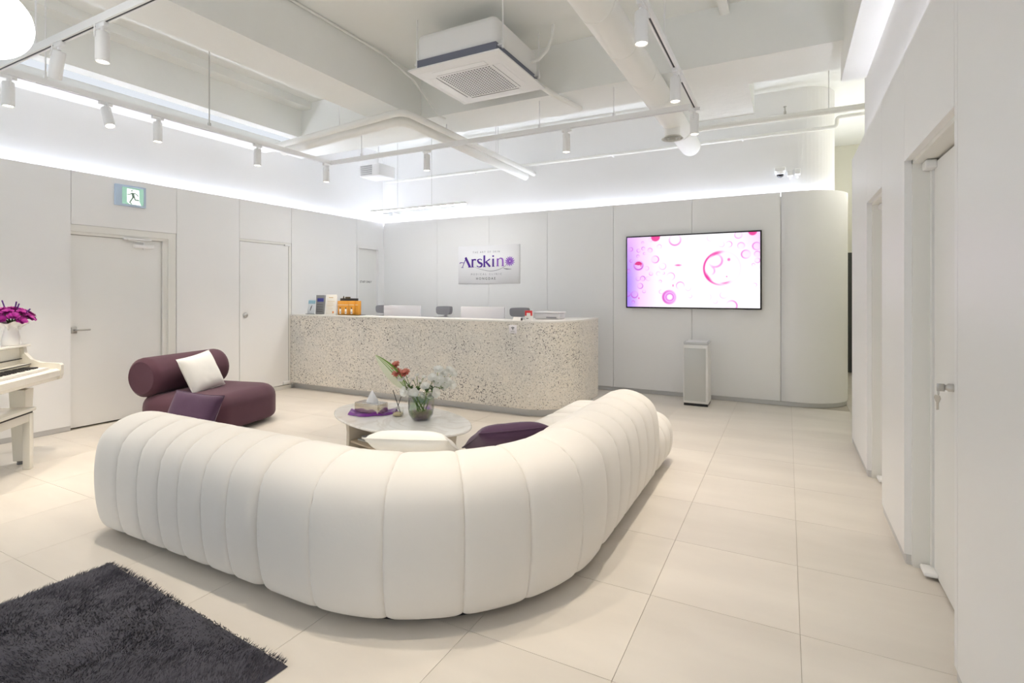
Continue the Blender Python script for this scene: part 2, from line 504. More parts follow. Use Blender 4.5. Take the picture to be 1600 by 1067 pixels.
for a, b in ((YN, DA[0]), (DA[1], DB[0]), (DB[1], WE)): br.box(XR + 0.008, XR + 0.03, a, b, 0, 0.05)
struct(br, 'baseboard_right', M_BASE)
put(MB().box(XR + 0.0305, XR + 0.040, YN, 5.27, PT - 0.030, PT - 0.018), 'led_strip', emitter('cove_led_slim', (0.84, 0.86, 1.0), COVE_E * 1.6), wall_right)
for n, d in ((4, DA), (5, DB)):
    dr = thing('door_%d' % n, None, None, (XR + RD, d[0], 0), kind='structure')
    fr = MB()
    fr.box(XR + 0.031, XR + RD + 0.03, d[0], d[0] + 0.02, 0, DT)
    fr.box(XR + 0.031, XR + RD + 0.03, d[1] - 0.02, d[1], 0, DT)
    fr.box(XR + 0.031, XR + RD + 0.03, d[0], d[1], DT - 0.02, DT)
    put(fr, 'door_frame', M_FRAME, dr)
    put(MB().box(XR + RD - 0.02, XR + RD + 0.02, d[0] + 0.024, d[1] - 0.06, 0.012, DT - 0.034), 'door_leaf', M_DOOR, dr)
    put(MB().box(XR + RD - 0.005, XR + RD + 0.025, d[0] + 0.02, d[1] - 0.02, 0.002, DT - 0.02), 'door_gap', M_DARK, dr)
    put(MB().box(XR + RD - 0.03, XR + RD + 0.02, d[1] - 0.058, d[1] - 0.02, 0.012, DT - 0.02), 'pivot_stile', M_DOOR, dr)
    put(MB().box(XR + RD - 0.065, XR + RD - 0.018, d[1] - 0.12, d[1] - 0.035, DT - 0.066, DT - 0.024, 0.008), 'pivot_hinge', M_WHITE, dr)
    put(MB().box(XR + RD - 0.075, XR + RD - 0.018, d[1] - 0.14, d[1] - 0.035, 0.012, 0.034, 0.008), 'pivot_hinge', M_WHITE, dr)
    if n == 4:
        LKY, LKZ = 2.91, 0.968
        lk = MB().lathe([(0.0, 0.03), (0.011, 0.03), (0.013, 0.022), (0.018, 0.018), (0.018, 0)], n=14)
        lk.xf(Matrix.Translation((XR + RD - 0.02, LKY, LKZ)) @ Matrix.Rotation(radians(-90), 4, 'Y'))
        tag(put(lk, 'lock_cylinder', M_STEEL, dr), 'steel key lock')
        key = thing('key', 'pair of metal keys hanging from the lock of the recessed white door', 'keys', (XR + RD - 0.06, LKY, LKZ))
        kb = MB().box(XR + RD - 0.078, XR + RD - 0.05, LKY - 0.0025, LKY + 0.0025, LKZ - 0.018, LKZ + 0.016, 0.002)
        put(kb, 'key_in_lock', M_STEEL, key)
        ring = [(XR + RD - 0.072, LKY + 0.012 * sin(t), LKZ - 0.022 + 0.014 * cos(t)) for t in np.linspace(0, 2 * pi, 13)]
        put(MB().tube(ring, 0.0015, 6), 'key_ring', M_STEEL, key)
        kh = MB().prism([(-0.013, 0.0), (0.013, 0.0), (0.018, -0.012), (0.009, -0.03), (0.006, -0.03), (0.006, -0.062), (-0.005, -0.066), (-0.006, -0.03), (-0.009, -0.03), (-0.018, -0.012)], 0, 0.003)
        kh.xf(Matrix.Translation((XR + RD - 0.074, LKY, LKZ - 0.036)) @ Matrix.Rotation(radians(-65), 4, 'Z') @ Matrix.Rotation(radians(90), 4, 'X'))
        put(kh, 'hanging_key', M_STEEL, key)

# ------------------------------------------------------------------ rear of the room: glazed front behind the camera
wf = MB()
wf.box(XL - 0.3, XR + 0.2, YN - 0.2, YN, 0, 0.35); wf.box(XL - 0.3, XR + 0.2, YN - 0.2, YN, 3.2, SLAB)
wf.box(XL - 0.3, XL + 0.5, YN - 0.2, YN, 0.35, 3.2); wf.box(XR - 0.3, XR + 0.2, YN - 0.2, YN, 0.35, 3.2)
struct(wf, 'wall_front', M_UPPER)
wn = thing('window_1', None, None, (-2.8, YN - 0.1, 0.35), kind='structure')
nb = 5; wx0, wx1 = XL + 0.5, XR - 0.3
for k in range(nb + 1):
    x = wx0 + (wx1 - wx0) * k / nb
    put(MB().box(x - 0.03, x + 0.03, YN - 0.14, YN - 0.06, 0.35, 3.2), 'mullion', M_WHITE, wn)
mg = bpy.data.materials.new('window_glass'); mg.use_nodes = True
nt = mg.node_tree; nt.nodes.clear()
tr = nt.nodes.new('ShaderNodeBsdfTransparent'); gl = nt.nodes.new('ShaderNodeBsdfGlossy'); gl.inputs['Roughness'].default_value = 0.02
mxs = nt.nodes.new('ShaderNodeMixShader'); mxs.inputs[0].default_value = 0.05; oo = nt.nodes.new('ShaderNodeOutputMaterial')
nt.links.new(tr.outputs[0], mxs.inputs[1]); nt.links.new(gl.outputs[0], mxs.inputs[2]); nt.links.new(mxs.outputs[0], oo.inputs[0])
for k in range(nb):
    a = wx0 + (wx1 - wx0) * k / nb + 0.03; b = wx0 + (wx1 - wx0) * (k + 1) / nb - 0.03
    put(MB().box(a, b, YN - 0.105, YN - 0.095, 0.35, 3.2), 'pane', mg, wn)
pd = bpy.data.lights.new('window_portal', 'AREA'); pd.shape = 'RECTANGLE'
pd.size = wx1 - wx0; pd.size_y = 2.85; pd.cycles.is_portal = True
po = bpy.data.objects.new('window_portal', pd); COL.objects.link(po)
po.location = ((wx0 + wx1) / 2, YN + 0.02, 1.775); po.rotation_euler = (radians(90), 0, 0)

# corridor that opens past the end of the right wall
wc = MB(); wc.box(2.6, 2.75, 5.3, 10.8, 0, SLAB); wc.box(0.3, 2.75, 10.6, 10.8, 0, SLAB); wc.box(XR + 0.2, 2.75, 5.5, 5.70, 0, SLAB)
struct(wc, 'wall_corridor', mat('corridor_paint', (0.70, 0.69, 0.60), 0.6))
cg = thing('door_6', None, None, (1.0, 10.6, 0), kind='structure')
put(MB().box(0.62, 1.5, 10.55, 10.6, 0.02, 2.05), 'door_leaf', mat('dark_glass', (0.05, 0.055, 0.055), 0.1), cg)
tag(put(MB().box(1.2, 1.24, 6.5, 10.0, 2.85, 2.89).box(1.19, 1.25, 6.5, 10.0, 2.89, 2.92), 'corridor_light', emitter('corridor_led', (1.0, 0.97, 0.88), 8.0)),
    'slim white linear lamp in the corridor behind the rounded wall', 'lamp')
for y in (7.0, 9.5):
    put(MB().tube([(1.22, y, 2.92), (1.22, y, SLAB)], 0.003, 6), 'suspension_wire', M_STEEL, bpy.data.objects['corridor_light'])

# ------------------------------------------------------------------ ceiling slab and beams
ceiling = struct(MB().box(XL - 0.3, 2.75, YN - 0.2, 11.0, SLAB, SLAB + 0.15), 'ceiling', M_CEIL)
def beam(x0, x1, y0, y1, z0, z1=SLAB):
    return put(MB().box(x0, x1, y0, y1, z0, z1), 'beam', M_CEIL, ceiling)
BB = 3.385
beam(-4.26, -3.76, YN, 4.92, BB)                       # long beam beside the cassette unit
beam(XL - 0.14, XR + 0.1, 4.92, 5.54, BB)              # cross beam
beam(XL - 0.14, -5.74, YN, 4.92, 3.435)                # beam along the left wall
beam(-5.74, -5.55, YN, 4.92, 3.795)                    # shallow step beside it
beam(-1.25, -0.33, 5.54, 6.55, 3.40)                   # short beam behind the cross beam
beam(-0.52, -0.44, 1.0, 4.92, 3.80)                    # narrow rib
beam(0.40, XR + 0.047, YN, 5.18, 3.145)                 # bulkhead over the right wall
beam(XL - 0.14, -6.10, YN, 4.92, 3.325, 3.435)               # dropped edge over the left wall
put(MB().box(-6.09, -5.90, 1.75, 4.9, 3.431, 3.4345), 'light_slot', emitter('slot_glow', (0.88, 0.93, 1.0), 0.5), ceiling)

# ------------------------------------------------------------------ lighting track
TZ = 3.05
TK = (TZ - CAMH) / (3.20 - CAMH)
TXA, TXB, TYA, TYB = -5.78 * TK, -0.81 * TK, 1.87 * TK, 5.47 * TK
track = thing('lighting_track', 'rectangular white lighting rail with dark groove hung below the beams', 'track', (TXA, TYA, TZ))
def rail(x0, x1, y0, y1, horiz):
    hw = 0.02; b = MB(); g = MB()
    if horiz:
        b.box(x0, x1, y0 - hw, y0 - 0.007, TZ, TZ + 0.05); b.box(x0, x1, y0 + 0.007, y0 + hw, TZ, TZ + 0.05); b.box(x0, x1, y0 - 0.007, y0 + 0.007, TZ + 0.02, TZ + 0.05)
        g.box(x0, x1, y0 - 0.0065, y0 + 0.0065, TZ + 0.004, TZ + 0.0195)
    else:
        b.box(x0 - hw, x0 - 0.007, y0, y1, TZ, TZ + 0.05); b.box(x0 + 0.007, x0 + hw, y0, y1, TZ, TZ + 0.05); b.box(x0 - 0.007, x0 + 0.007, y0, y1, TZ + 0.02, TZ + 0.05)
        g.box(x0 - 0.0065, x0 + 0.0065, y0, y1, TZ + 0.004, TZ + 0.0195)
    r = put(b, 'rail', M_WHITE, track); put(g, 'groove', M_DARK, r)
rail(TXA - 0.02, TXB + 0.02, TYA, TYA, True); rail(TXA - 0.02, TXB + 0.02, TYB, TYB, True)
rail(TXA, TXA, TYA + 0.021, TYB - 0.021, False); rail(TXB, TXB, TYA + 0.021, TYB - 0.021, False)
def hanger(x, y, top):
    b = MB().tube([(x, y, TZ + 0.05), (x, y, top)], 0.006, 6).box(x - 0.014, x + 0.014, y - 0.012, y + 0.012, TZ + 0.05, TZ + 0.085, 0.003)
    put(b, 'hanger', M_STEEL if x == TXA and y > 3 else M_WHITE, track)
hanger(TXA, 3.68 * TK, SLAB); hanger(TXA, 2.2 * TK, SLAB)
hanger(-2.505 * TK, TYB, BB); hanger(-5.2 * TK, TYB, BB); hanger(-1.5, TYB, BB)
hanger(TXB, 4.0 * TK, SLAB); hanger(TXB, 2.4 * TK, SLAB)
hanger(-4.65, TYA, SLAB); hanger(-2.75, TYA, SLAB)

# spotlights
def make_spot():
    r = thing('track_spotlight', 'x', 'spotlight', (0, 0, 0))
    put(MB().box(-0.05, 0.05, -0.016, 0.016, -0.03, 0.0, 0.004).tube([(0, 0, -0.03), (0, 0, -0.05)], 0.012, 10), 'adaptor', M_WHITE, r)
    hd = put(MB().lathe([(0.0, -0.005), (0.034, -0.005), (0.038, -0.010), (0.039, -0.185), (0.037, -0.19), (0.034, -0.19), (0.032, -0.178), (0.0, -0.178)], n=24), 'housing', M_WHITE, r)
    put(MB().lathe([(0.0, -0.1795), (0.032, -0.1795), (0.032, -0.184), (0.0, -0.184)], n=20), 'lens', M_LENS, hd)
    put(MB().box(-0.006, 0.006, -0.0445, -0.0405, -0.05, 0.03, 0.001).tube([(-0.004, -0.045, -0.045), (0.004, -0.045, -0.045)], 0.006, 8), 'bracket', M_WHITE, hd)
    ld = bpy.data.lights.new('spot_beam', 'SPOT'); ld.energy = SPOT_W; ld.color = WARM
    ld.spot_size = radians(78); ld.spot_blend = 0.8; ld.shadow_soft_size = 0.035
    lo = bpy.data.objects.new('spot_beam', ld); COL.objects.link(lo); lo.parent = hd; lo.location = (0, 0, -0.192)
    return r
spot0 = make_spot()
used = [False]
def spot(x, y, rz, tx=0.0, ty=0.0, label=None, group='track spotlights pointing straight down'):
    s = spot0 if not used[0] else copy_tree(spot0)
    used[0] = True
    s.location = (x, y, TZ); s.rotation_euler = (0, 0, rz)
    for ch in s.children:
        if ch.name.startswith('housing'):
            ch.location = (0, 0, -0.05); ch.rotation_euler = (radians(tx), radians(ty), 0)
    s['label'] = label or 'white cylinder track spotlight pointing straight down, lit'
    s['group'] = group
    return s
WS = 'lit white track spotlight pointing straight down, '
for x, y, rz, tx, ty, lab in (
        (-4.104 * TK, TYA, 0, 0, 0, WS + 'second one from the globe pendant on its rail'),
        (-4.70 * TK, TYA, 0, 0, 22, 'white track spotlight tilted toward the left wall, close beside the globe pendant rail corner'),
        (TXA, 1.95 * TK, pi / 2, 0, 0, WS + 'at the rail corner beside the globe pendant'),
        (TXA, 2.66 * TK, pi / 2, -24, 0, 'white track spotlight tilted sideways on the rail above the framed door'),
        (TXA, 3.13 * TK, pi / 2, 0, 0, WS + 'above the lit exit sign'),
        (TXA, 4.29 * TK, pi / 2, 0, 0, WS + 'on the rail above the flush round-knob door'),
        (TXA, TYB - 0.08, pi / 2, 0, 0, WS + 'at the rail corner above the brochures'),
        (-4.091 * TK, TYB, 0, 0, 0, WS + 'above the wall sign with purple lettering'),
        (-2.176 * TK, TYB, 0, 0, 0, WS + 'on the rail between cassette unit and round duct'),
        (TXB, TYB - 0.03, 0, 0, 0, WS + 'at the rail corner above the wall screen'),
        (TXB, 4.43 * TK, pi / 2, 0, 0, WS + 'beside the duct near the corner above the screen'),
        (TXB, 3.30 * TK, pi / 2, 0, 0, WS + 'beside the thick duct, second from the screen-side corner'),
        (-1.9, TYA, 0, 0, 0, WS + 'on the rail between cassette unit and dark rug'),
        (-1.15, TYA, 0, 0, 0, WS + 'on the rail above the curved sofa corner')):
    spot(x, y, rz, tx, ty, lab, 'track spotlights')

# globe pendant
gp = thing('globe_pendant', 'large glowing white glass globe pendant lamp on a cord', 'lamp', (-3.52, 1.11, 2.73))
put(MB().lathe([(0.175 * sin(a), -0.175 * cos(a)) for a in np.linspace(0, pi, 25)], n=36, caps=False).xf(Matrix.Translation((-3.52, 1.11, 2.73))), 'globe', M_GLOBE, gp)
put(MB().tube([(-3.52, 1.11, 2.90), (-3.52, 1.11, SLAB)], 0.005, 8), 'cord', M_WHITE, gp)
put(MB().lathe([(0.03, 2.895), (0.03, 2.94), (0.012, 2.95), (0.0, 2.95)], -3.52, 1.11, 0, 16), 'cap', M_WHITE, gp)

# linear pendant over the counter
lpn = thing('linear_pendant', 'slim white linear pendant lamp hanging above the reception counter', 'lamp', (-4.6, 5.9, 2.55))
put(MB().box(-5.42, -3.77, 5.885, 5.915, 2.555, 2.585, 0.003), 'housing', M_WHITE, lpn)
put(MB().box(-5.41, -3.78, 5.888, 5.912, 2.548, 2.556), 'diffuser', M_LINEAR, lpn)
for x in (-4.93, -4.33):
    put(MB().tube([(x, 5.9, 2.585), (x, 5.9, SLAB)], 0.0025, 6), 'suspension_wire', M_STEEL, lpn)

# ------------------------------------------------------------------ cassette air conditioner
ac = thing('ceiling_air_conditioner', 'white four-way cassette air conditioner hanging open below the slab', 'air conditioner', (-2.57, 4.25, 3.36))
def ac_box(x0, x1, y0, y1, z0, z1, b=0.0, seg=2): return MB().box(-2.57 + x0, -2.57 + x1, 4.25 + y0, 4.25 + y1, 3.36 + z0, 3.36 + z1, b, seg)
fa = MB()
A, B_, C_ = 0.47, 0.30, 0.0
pan = [(-A, -A), (A, -A), (A, A), (-A, A)]; inn = [(-0.27, -0.27), (0.27, -0.27), (0.27, 0.27), (-0.27, 0.27)]; mid = [(-0.40, -0.40), (0.40, -0.40), (0.40, 0.40), (-0.40, 0.40)]
vs = [(-2.57 + x, 4.25 + y, 3.36 + 0.028) for x, y in pan] + [(-2.57 + x, 4.25 + y, 3.36 + 0.015) for x, y in pan] + [(-2.57 + x, 4.25 + y, 3.36) for x, y in mid] + [(-2.57 + x, 4.25 + y, 3.36 + 0.0) for x, y in inn]
fs = []
for q in range(3):
    for k in range(4): fs.append((q * 4 + k, q * 4 + 4 + k, q * 4 + 4 + (k + 1) % 4, q * 4 + (k + 1) % 4))
fs.append((0, 1, 2, 3))
fa.raw(vs, fs)
put(fa, 'fascia', M_WHITE, ac)
put(ac_box(-0.42, 0.42, -0.42, 0.42, 0.105, 0.36, 0.06, 3), 'body', mat('unit_casing', (0.85, 0.85, 0.85), 0.5), ac)
put(ac_box(-0.41, 0.41, -0.41, 0.41, 0.028, 0.125), 'insulation_band', mat('slate_foam', (0.19, 0.20, 0.26), 0.8), ac)
gr = put(ac_box(-0.27, 0.27, -0.27, 0.27, 0.001, 0.012), 'intake_recess', mat('intake_dark', (0.04, 0.04, 0.045), 0.8), ac)
gm = MB()
for k in range(19):
    t = -0.27 + 0.54 * k / 18
    gm.box(-2.57 - 0.27, -2.57 + 0.27, 4.25 + t - 0.0055, 4.25 + t + 0.0055, 3.357, 3.3605)
    gm.box(-2.57 + t - 0.0045, -2.57 + t + 0.0045, 4.25 - 0.27, 4.25 + 0.27, 3.3565, 3.36)
put(gm, 'grille', M_WHITE, ac)
for sx, sy in ((1, 0), (-1, 0), (0, 1), (0, -1)):
    if sx: fl_ = ac_box(min(sx * 0.305, sx * 0.375), max(sx * 0.305, sx * 0.375), -0.27, 0.27, -0.003, 0.001)
    else: fl_ = ac_box(-0.27, 0.27, min(sy * 0.305, sy * 0.375), max(sy * 0.305, sy * 0.375), -0.003, 0.001)
    put(fl_, 'air_flap', M_WHITE, ac)
    if sx: sl = ac_box(min(sx * 0.298, sx * 0.303), max(sx * 0.298, sx * 0.303), -0.27, 0.27, -0.0015, 0.001)
    else: sl = ac_box(-0.27, 0.27, min(sy * 0.298, sy * 0.303), max(sy * 0.298, sy * 0.303), -0.0015, 0.001)
    put(sl, 'air_slot', M_DARK, ac)
for sx in (-1, 1):
    for sy in (-1, 1):
        x, y = -2.57 + sx * 0.45, 4.25 + sy * 0.36
        put(MB().tube([(x, y, 3.46), (x, y, SLAB)], 0.007, 8).box(x - 0.03 - 0.02 * sx, x + 0.03 - 0.02 * sx, y - 0.02, y + 0.02, 3.46, 3.475).tube([(x, y, 3.44), (x, y, 3.50)], 0.013, 6), 'hanging_rod', M_WHITE, ac)
hose = [(-2.15, 4.5, 3.56), (-2.08, 4.52, 3.58), (-1.99, 4.53, 3.66), (-1.95, 4.54, 3.78), (-1.94, 4.54, SLAB)]
put(MB().tube(hose, 0.016, 8), 'cable_hose', M_PIPE, ac)
put(MB().tube([(-2.2, 4.6, 3.45), (-2.12, 4.74, 3.39), (-2.05, 4.86, 3.345), (-1.95, 5.3, 3.335)], 0.028, 10), 'condensate_pipe', M_PIPE, ac)

# ------------------------------------------------------------------ ducts and pipes
ad = thing('air_duct', 'thick round white air duct running under the ceiling to the back wall', 'duct', (-1.10, 3.0, 3.255))
put(MB().tube([(-1.10, 2.2, 3.255), (-1.10, 7.02, 3.255), (-1.10, 7.06, 3.255), (-1.10, 7.085, 3.255), (-1.10, 7.095, 3.255)], [0.125, 0.125, 0.123, 0.117, 0.108], 24), 'duct_body', M_PIPE, ad)
for y in (3.3, 3.9, 4.5, 5.1, 6.3):
    put(MB().tube([(-1.10, y - 0.02, 3.255), (-1.10, y + 0.02, 3.255)], 0.1275, 24), 'duct_band', M_PIPE, ad)
dd = put(MB().tube([(-1.10, 5.85, 3.2), (-1.10, 5.85, 3.05)], 0.085, 20), 'diffuser_neck', M_PIPE, ad)
df = MB()
for r0, r1, z0 in ((0.115, 0.095, 3.04), (0.085, 0.062, 3.035), (0.052, 0.03, 3.03)):
    df.lathe([(r0, z0), (r1, z0 + 0.02), (r1 - 0.004, z0 + 0.02), (r0 - 0.006, z0 - 0.002), (r0, z0)], -1.10, 5.85, 0, 24, caps=False)
df.lathe([(0, 3.028), (0.02, 3.03), (0, 3.05)], -1.10, 5.85, 0, 16, caps=False)
put(df, 'diffuser_ring', mat('diffuser_alu', (0.55, 0.54, 0.47), 0.4), dd)
for y in (3.0, 4.6):
    put(MB().tube([(-1.10, y, 3.38), (-1.10, y, SLAB)], 0.005, 6), 'duct_hanger', M_WHITE, ad)

def elbow_path(pts, r=0.1, n=6):
    out = [Vector(pts[0])]
    for a, b, c in zip(pts[:-2], pts[1:-1], pts[2:]):
        a, b, c = Vector(a), Vector(b), Vector(c)
        u = (a - b).normalized(); v = (c - b).normalized()
        for k in range(n + 1):
            t = k / n
            out.append((1 - t) ** 2 * (b + u * r) + 2 * t * (1 - t) * b + t * t * (b + v * r))
    out.append(Vector(pts[-1])); return out
p1 = thing('insulated_pipe', 'cream wrapped pipe turning from the left wall to the back wall', 'pipe', (-3.6, 4.45, 3.18))
put(MB().tube(elbow_path([(-5.72, 4.62, 3.19), (-3.6, 4.38, 3.205), (-3.6, 7.34, 3.175)], 0.18), 0.058, 14), 'pipe_run', M_PIPE, p1)
for q in ((-4.6, 4.48), (-3.6, 5.2), (-3.6, 6.4)):
    top = BB if (4.92 < q[1] < 5.54) else SLAB
    if -4.26 < q[0] < -3.76 and q[1] < 4.92: top = BB
    put(MB().tube([(q[0], q[1], 3.2), (q[0], q[1], top)], 0.005, 6), 'pipe_hanger', M_WHITE, p1)
p2 = thing('drain_pipe', 'thinner white pipe running beside the wrapped pipe to the back wall', 'pipe', (-3.46, 4.7, 3.2))
put(MB().tube(elbow_path([(-5.72, 4.46, 3.20), (-3.455, 4.22, 3.22), (-3.455, 7.34, 3.20)], 0.15), 0.036, 12), 'pipe_run', M_PIPE, p2)
put(MB().tube([(-3.455, 6.2, 3.22), (-3.455, 6.2, SLAB)], 0.005, 6), 'pipe_hanger', M_WHITE, p2)
p3 = thing('thin_pipe', 'thin white pipe running along the upper back wall', 'pipe', (-3, 7.2, 3.32))
put(MB().tube(elbow_path([(-6.3, 7.24, 3.325), (0.52, 7.24, 3.325), (0.52, 7.24, 3.435), (1.5, 7.24, 3.435)], 0.04), 0.024, 10), 'pipe_run', M_PIPE, p3)
for x in (-4.5, -2.2, -0.5): put(MB().box(x - 0.01, x + 0.01, 7.2, 7.35, 3.31, 3.33), 'pipe_clip', M_WHITE, p3)
p4 = thing('sprinkler_pipe', 'white sprinkler pipe with one upright head near the rounded wall', 'pipe', (0, 6.6, 3.335))
put(MB().tube([(-0.95, 6.62, 3.335), (2.0, 6.62, 3.335)], 0.034, 12), 'pipe_run', M_PIPE, p4)
put(MB().tube([(-0.02, 6.62, 3.36), (-0.02, 6.62, 3.40)], 0.014, 8).tube([(-0.02, 6.62, 3.40), (-0.02, 6.62, 3.45)], 0.007, 8).lathe([(0, 3.45), (0.018, 3.45), (0.018, 3.455), (0, 3.455)], -0.02, 6.62, 0, 12), 'sprinkler_head', M_STEEL, p4)
put(MB().tube([(0.40, 6.62, 3.36), (0.40, 6.62, SLAB)], 0.006, 6), 'pipe_hanger', M_WHITE, p4)
cd = thing('conduit', 'thin electrical conduit along the top edge of the ceiling beam', 'conduit', (-3.7, 3.0, 3.87))
put(MB().tube([(-3.735, 1.0, 3.868), (-3.735, 3.9, 3.868), (-3.70, 4.25, 3.84), (-3.62, 4.6, 3.7), (-3.53, 4.85, 3.44), (-3.50, 4.885, 3.38), (-3.45, 4.96, 3.355)], 0.012, 8), 'conduit_run', M_PIPE, cd)
vb = thing('ventilation_grille', 'small grey louvred vent box below the ceiling near the back corner', 'vent', (-5.4, 6.0, 3.2))
put(MB().box(-5.75, -5.35, 6.0, 6.35, 3.12, 3.30, 0.01), 'vent_box', M_WHITE, vb)
for k in range(5): put(MB().box(-5.72, -5.50, 5.992, 6.001, 3.145 + k * 0.03, 3.163 + k * 0.03), 'slat', mat('vent_grey', (0.45, 0.45, 0.46), 0.5), vb)
put(MB().tube([(-5.55, 6.2, 3.3), (-5.55, 6.2, SLAB)], 0.006, 6), 'vent_hanger', M_WHITE, vb)

# cameras on the upper back wall, speaker bracket in the corner
cc = thing('security_camera', 'white dome security camera with dark lens on the upper back wall', 'camera', (-0.09, 7.28, 2.84))
put(MB().box(-0.135, -0.015, 7.22, 7.34, 2.86, 2.915, 0.012), 'bracket', M_WHITE, cc)
put(MB().lathe([(0.055, 2.862), (0.056, 2.85), (0.05, 2.832), (0.043, 2.828)], -0.075, 7.275, 0, 20), 'housing', M_WHITE, cc)
put(MB().lathe([(0.041, 2.829), (0.036, 2.808), (0.02, 2.795), (0, 2.79)], -0.075, 7.275, 0, 20, caps=False), 'dome', mat('dome_black', (0.01, 0.01, 0.012), 0.08), cc)
for x, zz, nm in ((0.035, 2.83, 'small white cable box touching the dome security camera'), (0.115, 2.84, 'small white cable box standing apart from the dome camera')):
    jb = thing('junction_box', nm, 'cable box', (x, 7.33, zz), group='cable boxes beside the camera')
    put(MB().box(x - 0.03, x + 0.03, 7.27, 7.345, zz - 0.025, zz + 0.045, 0.008), 'box_cover', M_WHITE, jb)
    put(MB().tube([(x, 7.29, zz - 0.02), (x, 7.29, zz - 0.045), (x, 7.34, zz - 0.05)], 0.008, 8), 'cable_gland', M_WHITE, jb)
sb = thing('wall_bracket', 'small white projecting bracket box in the cove corner above the linear lamp', 'bracket', (-6.2, 7.2, 2.72))
put(MB().box(-6.28, -6.06, 7.12, 7.34, 2.70, 2.76, 0.008), 'bracket_box', M_WHITE, sb)
put(MB().box(-6.27, -6.07, 7.115, 7.122, 2.752, 2.758), 'bracket_edge', M_DARK, sb)

# ------------------------------------------------------------------ helpers for pixel -> place
SA, CA = sin(YAW), cos(YAW)
def on_z(u, v, z=0.0):
    Z = (CAMH - z) * FPX / (v - CY); L = (u - 800) / FPX * Z
    return (-Z * SA + L * CA, Z * CA + L * SA)
def on_y(u, v, Y):
    dx = -SA + (u - 800) / FPX * CA; dy = CA + (u - 800) / FPX * SA; t = Y / dy
    return (t * dx, CAMH + t * (CY - v) / FPX)
def on_x(u, v, X):
    dx = -SA + (u - 800) / FPX * CA; dy = CA + (u - 800) / FPX * SA; t = X / dx
    return (t * dy, CAMH + t * (CY - v) / FPX)

def smooth_poly(P, n=4):
    out = []
    for i in range(len(P) - 1):
        p0, p1, p2, p3 = P[max(i - 1, 0)], P[i], P[i + 1], P[min(i + 2, len(P) - 1)]
        for k in range(n):
            t = k / n
            out.append(tuple(0.5 * (2 * b + (c - a) * t + (2 * a - 5 * b + 4 * c - d) * t * t + (3 * b - a - 3 * c + d) * t ** 3) for a, b, c, d in zip(p0, p1, p2, p3)))
    out.append(P[-1]); return out

# ------------------------------------------------------------------ the big channelled sofa
SOC = (-1.83, 2.55); SOR = 0.985; S1 = 1.86; S2 = SOR * pi / 2
def sofa_frame(s):
    if s < S1: return Vector((SOC[0] - S1 + s, SOC[1] - SOR, 0)), Vector((0, -1, 0))
    if s < S1 + S2:
        a = -pi / 2 + (s - S1) / SOR
        n = Vector((cos(a), sin(a), 0)); return Vector((SOC[0], SOC[1], 0)) + n * SOR, n
    return Vector((SOC[0] + SOR, SOC[1] + (s - S1 - S2), 0)), Vector((1, 0, 0))
HI = smooth_poly([(-.05, .035), (0.0, .075), (.030, .22), (.034, .40), (.005, .55), (-.075, .632), (-.20, .668), (-.31, .645), (-.385, .59), (-.415, .49), (-.47, .44), (-.63, .445), (-.80, .425), (-.885, .355), (-.905, .22), (-.885, .075), (-.83, .035)], 4)
LO = smooth_poly([(-.05, .035), (0.0, .075), (.025, .18), (.020, .28), (-.025, .36), (-.11, .405), (-.22, .42), (-.34, .43), (-.415, .435), (-.47, .44), (-.56, .445), (-.68, .44), (-.80, .425), (-.885, .355), (-.905, .22), (-.885, .075), (-.83, .035)], 4)
def prof_normals(P):
    N = []
    for i in range(len(P)):
        a = P[max(i - 1, 0)]; b = P[min(i + 1, len(P) - 1)]
        d = Vector((b[0] - a[0], b[1] - a[1])).normalized(); N.append(Vector((-d.y, d.x)))
    return N
def channel(s0, s1, P, e0, e1, rnd):
    """one padded channel between two seams; e0/e1 = (radius, depth) of the rounding at each seam"""
    N = prof_normals(P); mb = MB(); n = len(P); wdt = s1 - s0
    ts = [0.0, .012, .03, .06, .11, .19, .30, .42, .5, .58, .70, .81, .89, .94, .97, .988, 1.0]
    def ins(e, rd):
        r, d = rd
        if e >= r: return 0.0
        return d * (1 - sqrt(max(0, 1 - (1 - e / r) ** 2)))
    vs = []
    for t in ts:
        s = s0 + wdt * t
        p, nr = sofa_frame(s)
        k = ins(wdt * t, e0) + ins(wdt * (1 - t), e1)
        for j, (r, z) in enumerate(P):
            puck = 0.0
            if 0.45 < z and -.12 < r and min(t, 1 - t) < 0.1:      # small gathers where the seam turns over the top
                puck = 0.0035 * sin(j * 2.9 + rnd) * (1 - min(t, 1 - t) / 0.1)
            kk = k + puck
            rr = r + N[j].x * kk; zz = max(0.03, z + N[j].y * kk)
            vs.append(p + nr * rr + Vector((0, 0, zz)))
    fs = []
    for i in range(len(ts) - 1):
        for j in range(n):
            j2 = (j + 1) % n
            fs.append((i * n + j, i * n + j2, (i + 1) * n + j2, (i + 1) * n + j))
    mb.raw(vs, fs, True)
    mb.raw(vs[:n], [tuple(range(n))]); mb.raw(vs[-n:], [tuple(range(n - 1, -1, -1))])
    return mb
sofa = thing('modular_sofa', 'large cream channel-tufted corner sofa curving around the coffee table', 'sofa', (SOC[0], SOC[1], 0))
m1 = [0.12, 0.45, 0.65, 0.84, 1.01, 1.20, 1.39, 1.59]
m2 = [1.59, 1.93, 2.26, 2.58, 2.87, 3.19, 3.50]
m3 = [3.50, 3.72, 3.93, 4.14, 4.35, 4.56, 4.78]
m4 = [4.78, 4.97, 5.16, 5.35]
SEAM = (0.045, 0.019); WIDE = (0.05, 0.012); MOD = (0.065, 0.04); END = (0.17, 0.12)
